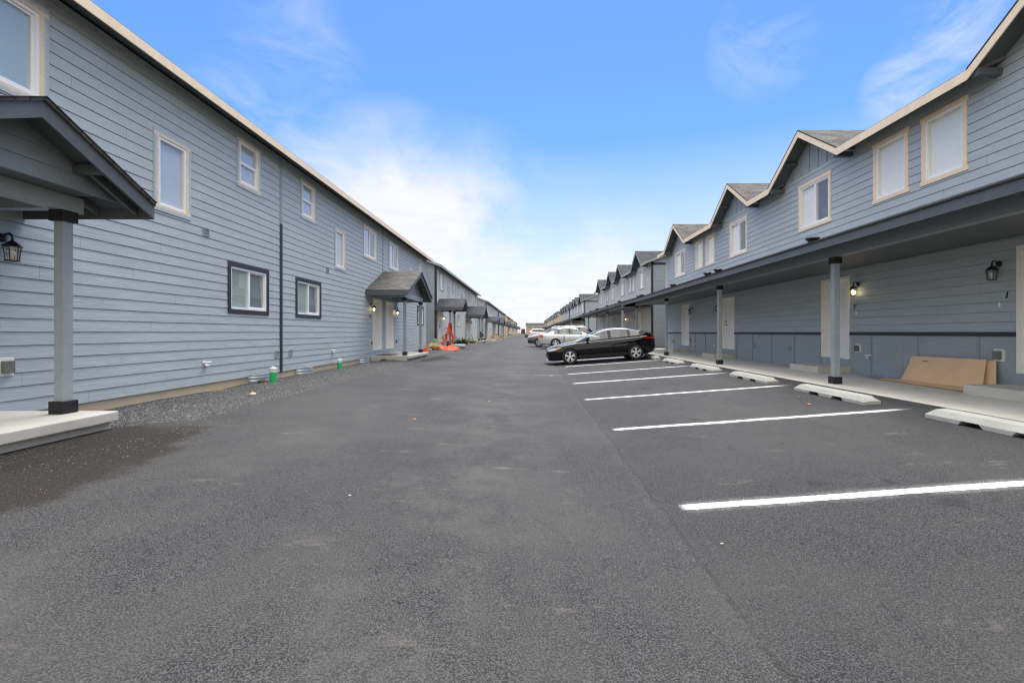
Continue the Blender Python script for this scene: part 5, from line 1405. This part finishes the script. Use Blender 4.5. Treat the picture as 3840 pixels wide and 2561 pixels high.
CROSS=dict(name='parked_car',L=4.48,W=1.80,H=1.62,paint='gunmetal',crown=.03,
  top=[(0,.70),(.05,.80),(.25,.90),(.8,.99),(1.25,1.05),(2.4,1.06),(3.6,1.1),(4.2,1.12),(4.42,1.05),(4.48,.85)],
  bot=[(0,.34),(.1,.27),(.6,.26),(3.8,.27),(4.3,.32),(4.48,.42)],
  hw=[(0,.58),(.05,.7),(.2,.8),(.5,.87),(1,.895),(3.6,.895),(4.1,.87),(4.38,.8),(4.48,.7)],
  belt=[(1.1,1.03),(1.6,1.055),(2.4,1.06),(3.4,1.1),(4.3,1.15)],
  roof=[(1.12,1.05),(1.4,1.2),(1.75,1.42),(2.1,1.54),(2.6,1.575),(3.3,1.57),(3.8,1.53),(4.1,1.4),(4.36,1.18)],
  cab=(1.12,4.36),side=[(1.6,2.36),(2.46,3.15),(3.24,3.85)],ws=(1.2,1.9),rw=(3.95,4.3),rail=.60,seats=(2.0,2.8),seams=(1.4,2.4,3.3),handles=(2.2,3.1),hz=.9,mirror=1.55,darkside=(1,2),
  wx=(.9,3.57),wr=.345,arch=.40,spokes=5,twin=True,sillz=.5,
  lights=[('headlight',[(0,.80),(.5,.88)],[(0,.70),(.5,.82)],.03,.5,'lens',.005),('headlight',[(.3,.85),(.55,.89)],[(.3,.79),(.55,.84)],.36,.5,'amber',.008),('bumper_trim',[(0,.52),(.5,.5)],[(0,.36),(.5,.38)],.03,.46,'trimblk',.005),('taillight',[(4.0,1.05),(4.48,1.02)],[(4.0,.9),(4.48,.85)],4.1,4.46,'red',.005)],
  front=[('grille',-.012,-.42,.42,.60,.76,'trimblk'),('fog_lamp',-.02,-.62,-.46,.42,.5,'lens'),('fog_lamp',-.02,.46,.62,.42,.5,'lens')],
  extra=[lambda m,c,z:(m.tube([(1.95,-.56,1.55),(2.1,-.56,1.62),(3.6,-.56,1.62),(3.8,-.56,1.54)],.018,6),m.tube([(1.95,.56,1.55),(2.1,.56,1.62),(3.6,.56,1.62),(3.8,.56,1.54)],.018,6),('roof_rail','chrome'))[2]])
yc=36.6; xn=-.12
make_car(CROSS,(xn,yc,g(xn+.9,yc)+.01),0,'grey crossover car with its nose to the road behind the silver sedan')
SUV=dict(CROSS); SUV.update(paint='navy',L=4.6,glass='carglassdk',wtrim='chrome',pitch=0)
yc=40.2; 
make_car(SUV,(1.15,yc,g(2.2,yc)+.06),0,'dark grey sport utility car, its roof showing above the silver sedan')
DUR=dict(CROSS); DUR.update(paint='carwhite',L=4.48,H=1.8,glass='carglassdk',pitch=0,wtrim='carwhite',sillmat='carwhite')
d=make_car(DUR,(4.95,86.,g(1,86)+.02),math.pi,'white sport utility car far down the road, tail to the road'); d.scale=(1.13,1.07,1.13)
WH=dict(SEDAN); WH.update(paint='carwhite',pitch=0)
make_car(WH,(.9,58.,g(1.5,58)+.02),0,'white car between the silver sedan and the far white utility car')

# stake, green box, kerbs, cross building
st=empty('marker_stake',(2.3,29.9,g(2.3,29.9)),'thin dark marker stake with a white top in front of the silver sedan','stake')
m=MB(); m.tube([(2.3,29.9,g(2.3,29.9)),(2.3,29.9,1.12)],.03,8); m.build('post','trimblk',st); m=MB(); m.tube([(2.3,29.9,1.121),(2.3,29.9,1.55)],.034,8); m.build('reflector','white',st)
gb=empty('transformer_box',(-.55,98.,g(-.55,98)),'square green utility box at the roadside before the far white car','utility box')
m=MB(); z=g(-.55,98); m.box(-.95,-.15,97.6,98.4,z,z+.62); m.build('cabinet','dgreen',gb,bevel=.03); m=MB(); m.box(-1.0,-.1,97.55,98.45,z+.62,z+.68); m.build('lid','pgreen',gb,bevel=.02)
for (a,b,y) in ((-4.2,-1.0,112.),(0.2,5.5,111.)):
    m=MB(); m.box(a,b,y,y+.3,g(a,y)-.05,g(a,y)+.13); tag(m.build('kerb','kerb'),kind='structure')

def cross_building():
    y=345.; z=.3; x0,x1=-2.2,24.
    r=empty('apartment_building',((x0+x1)/2,y,z),'beige building with dark roof closing the far end of the road','house row')
    m=MB(); m.box(x0,x1,y,y+10,z,z+5.7); m.build('wall','sidB',r)
    m=MB(); m.prism([(x0-.4,y-.5,z+5.6),(x0-.4,y+5,z+8.2),(x0-.4,y+10.5,z+5.6)],(x1-x0+.8,0,0)); rf=m.build('roof','shingdk',r,uvfn=uv_roof_y)
    m=MB(); m.box(x0-.42,x1+.42,y-.55,y-.505,z+5.4,z+5.66); m.build('fascia','cream',rf)
    P=lambda u,zz,d: V((u,y-d,zz))
    for u in (-.2,4.1,6.8,11.0,15,19):
        simple_window(r,P,u,u+1.2,z+3.9,z+5.1,'cream','screen')
        simple_window(r,P,u,u+1.2,z+1.,z+2.2,'cream','screen')
    m=MB(); m.tube([(5.5,y+5,z+8),(5.5,y+5,z+13)],.06,6); m.build('antenna','galv',r)
cross_building()
m=MB(); m.box(-5.2,-2.6,300,300.2,.1,3.6); fo=m.build('wood_fence','mat',origin=(-3.9,300,.1)); tag(fo,'dark brown fence panel beside the far beige building','fence')

# ------------------------------------------------------------------ world, sun, camera
SUN_EL=math.radians(72); SUN_AZ=math.radians(8)   # azimuth measured clockwise from +Y
w=bpy.data.worlds.new('World'); SC.world=w; w.use_nodes=True; t=w.node_tree; t.nodes.clear()
class W(NT):
    def __init__(s,t): s.t=t
N=W(t)
out=t.nodes.new('ShaderNodeOutputWorld'); bg=t.nodes.new('ShaderNodeBackground'); t.links.new(bg.outputs[0],out.inputs[0]); bg.inputs[1].default_value=.1
sky=t.nodes.new('ShaderNodeTexSky'); sky.sky_type='NISHITA'; sky.sun_disc=False; sky.sun_elevation=SUN_EL; sky.sun_rotation=SUN_AZ; sky.air_density=1.0; sky.dust_density=.3; sky.ozone_density=2.5
tc=t.nodes.new('ShaderNodeTexCoord'); D=tc.outputs['Generated']
sep=t.nodes.new('ShaderNodeSeparateXYZ'); t.links.new(D,sep.inputs[0])
def dirn(px,py): return V(((px-1209)/1045.,1,(763-py)/1045.)).normalized()
def dot(v):
    n=t.nodes.new('ShaderNodeVectorMath'); n.operation='DOT_PRODUCT'; t.links.new(D,n.inputs[0]); n.inputs[1].default_value=v; return n.outputs['Value']
# clouds live on a plane above: project the direction
zc=N.math('MAXIMUM',sep.outputs[2],.03)
cx=N.math('DIVIDE',sep.outputs[0],N.math('ADD',zc,.12)); cy=N.math('DIVIDE',sep.outputs[1],N.math('ADD',zc,.12))
cv=t.nodes.new('ShaderNodeCombineXYZ'); t.links.new(cx,cv.inputs[0]); t.links.new(cy,cv.inputs[1])
n1=N.noise(cv.outputs[0],1.15,8,.60,.35); n2=N.noise(cv.outputs[0],3.3,7,.62,.8); n0=N.noise(D,2.6,7,.6,.3)
def lobe(px,py,a,b): return N.rampf(dot(dirn(px,py)),math.cos(math.radians(a)),math.cos(math.radians(b)))
main=N.math('MULTIPLY',.84,N.math('MAXIMUM',lobe(900,470,12,3),N.math('MAXIMUM',lobe(1060,540,14,4),N.math('MULTIPLY',lobe(1250,680,17,5),.7))))
wis=N.math('MAXIMUM',N.math('MULTIPLY',lobe(1745,105,5.5,.5),.5),N.math('MAXIMUM',N.math('MULTIPLY',lobe(2330,40,8,1),.7),N.math('MULTIPLY',lobe(680,110,7,1),.35)))
wis=N.math('MAXIMUM',wis,N.math('MULTIPLY',lobe(2080,205,4,.5),.7))
wis=N.math('MAXIMUM',wis,N.math('MULTIPLY',lobe(600,300,8,1),.35))
horiz=N.math('SUBTRACT',1.0,N.rampf(sep.outputs[2],.03,.38))
back=N.rampf(sep.outputs[1],.30,-.15)       # overcast behind the camera and overhead
over=N.rampf(sep.outputs[2],.60,.78)
cov=N.math('ADD',N.math('MULTIPLY',main,N.rampf(n0,.40,.62)),N.math('MULTIPLY',wis,N.rampf(n2,.42,.72)))
cov=N.math('ADD',cov,N.math('MULTIPLY',horiz,N.rampf(n1,.15,.6,.86,1.06)))
cov=N.math('MINIMUM',cov,1.0)
backc=N.math('MAXIMUM',back,over)
cov2=N.math('MINIMUM',N.math('MAXIMUM',cov,N.math('MULTIPLY',N.math('MAXIMUM',back,over),N.rampf(n1,.2,.55,.75,1.0))),1.0)
# deepen the clear-sky blue
hs=t.nodes.new('ShaderNodeHueSaturation'); hs.inputs['Saturation'].default_value=1.0; hs.inputs['Value'].default_value=1.13; t.links.new(N.mix(1.0,sky.outputs[0],(.42,.60,.98),'MULTIPLY'),hs.inputs['Color'])
ccol=N.ramp(n2,[(.25,(.88,.90,.93)),(.65,(.98,.98,.985))])
cs=N.mix(1.0,ccol,(4.3,4.3,4.3),'MULTIPLY')
cs=N.mix(back,cs,(6.0,5.9,5.7)); cs=N.mix(over,cs,(11.,10.8,10.4)) 
mx=N.mix(N.math('MULTIPLY',cov2,.97),hs.outputs[0],cs)
t.links.new(mx,bg.inputs[0])
sl=bpy.data.lights.new('Sun','SUN'); sl.energy=2.0; sl.angle=math.radians(40); sl.color=(1,.96,.90)
so=bpy.data.objects.new('Sun',sl); COL.objects.link(so)
sd=V((math.sin(SUN_AZ)*math.cos(SUN_EL),math.cos(SUN_AZ)*math.cos(SUN_EL),math.sin(SUN_EL)))
so.rotation_euler=(-sd).to_track_quat('-Z','Y').to_euler(); so.location=(0,-10,30)
cam=bpy.data.cameras.new('Camera'); co=bpy.data.objects.new('Camera',cam); COL.objects.link(co); SC.camera=co
co.location=(0,0,1.39); co.rotation_euler=(math.radians(90),0,0); cam.sensor_width=36; cam.lens=1707/3840*36
cam.shift_x=-64/3840; cam.shift_y=-34.5/3840; cam.clip_start=.05; cam.clip_end=9000
SC.view_settings.view_transform='Standard'; SC.view_settings.look='None'; SC.view_settings.exposure=1.25; SC.view_settings.gamma=1
SC.cycles.max_bounces=6; SC.cycles.transparent_max_bounces=24; SC.cycles.use_denoising=True; SC.cycles.filter_width=1.25; SC.cycles.use_adaptive_sampling=False
SC.cycles.caustics_reflective=False; SC.cycles.caustics_refractive=False
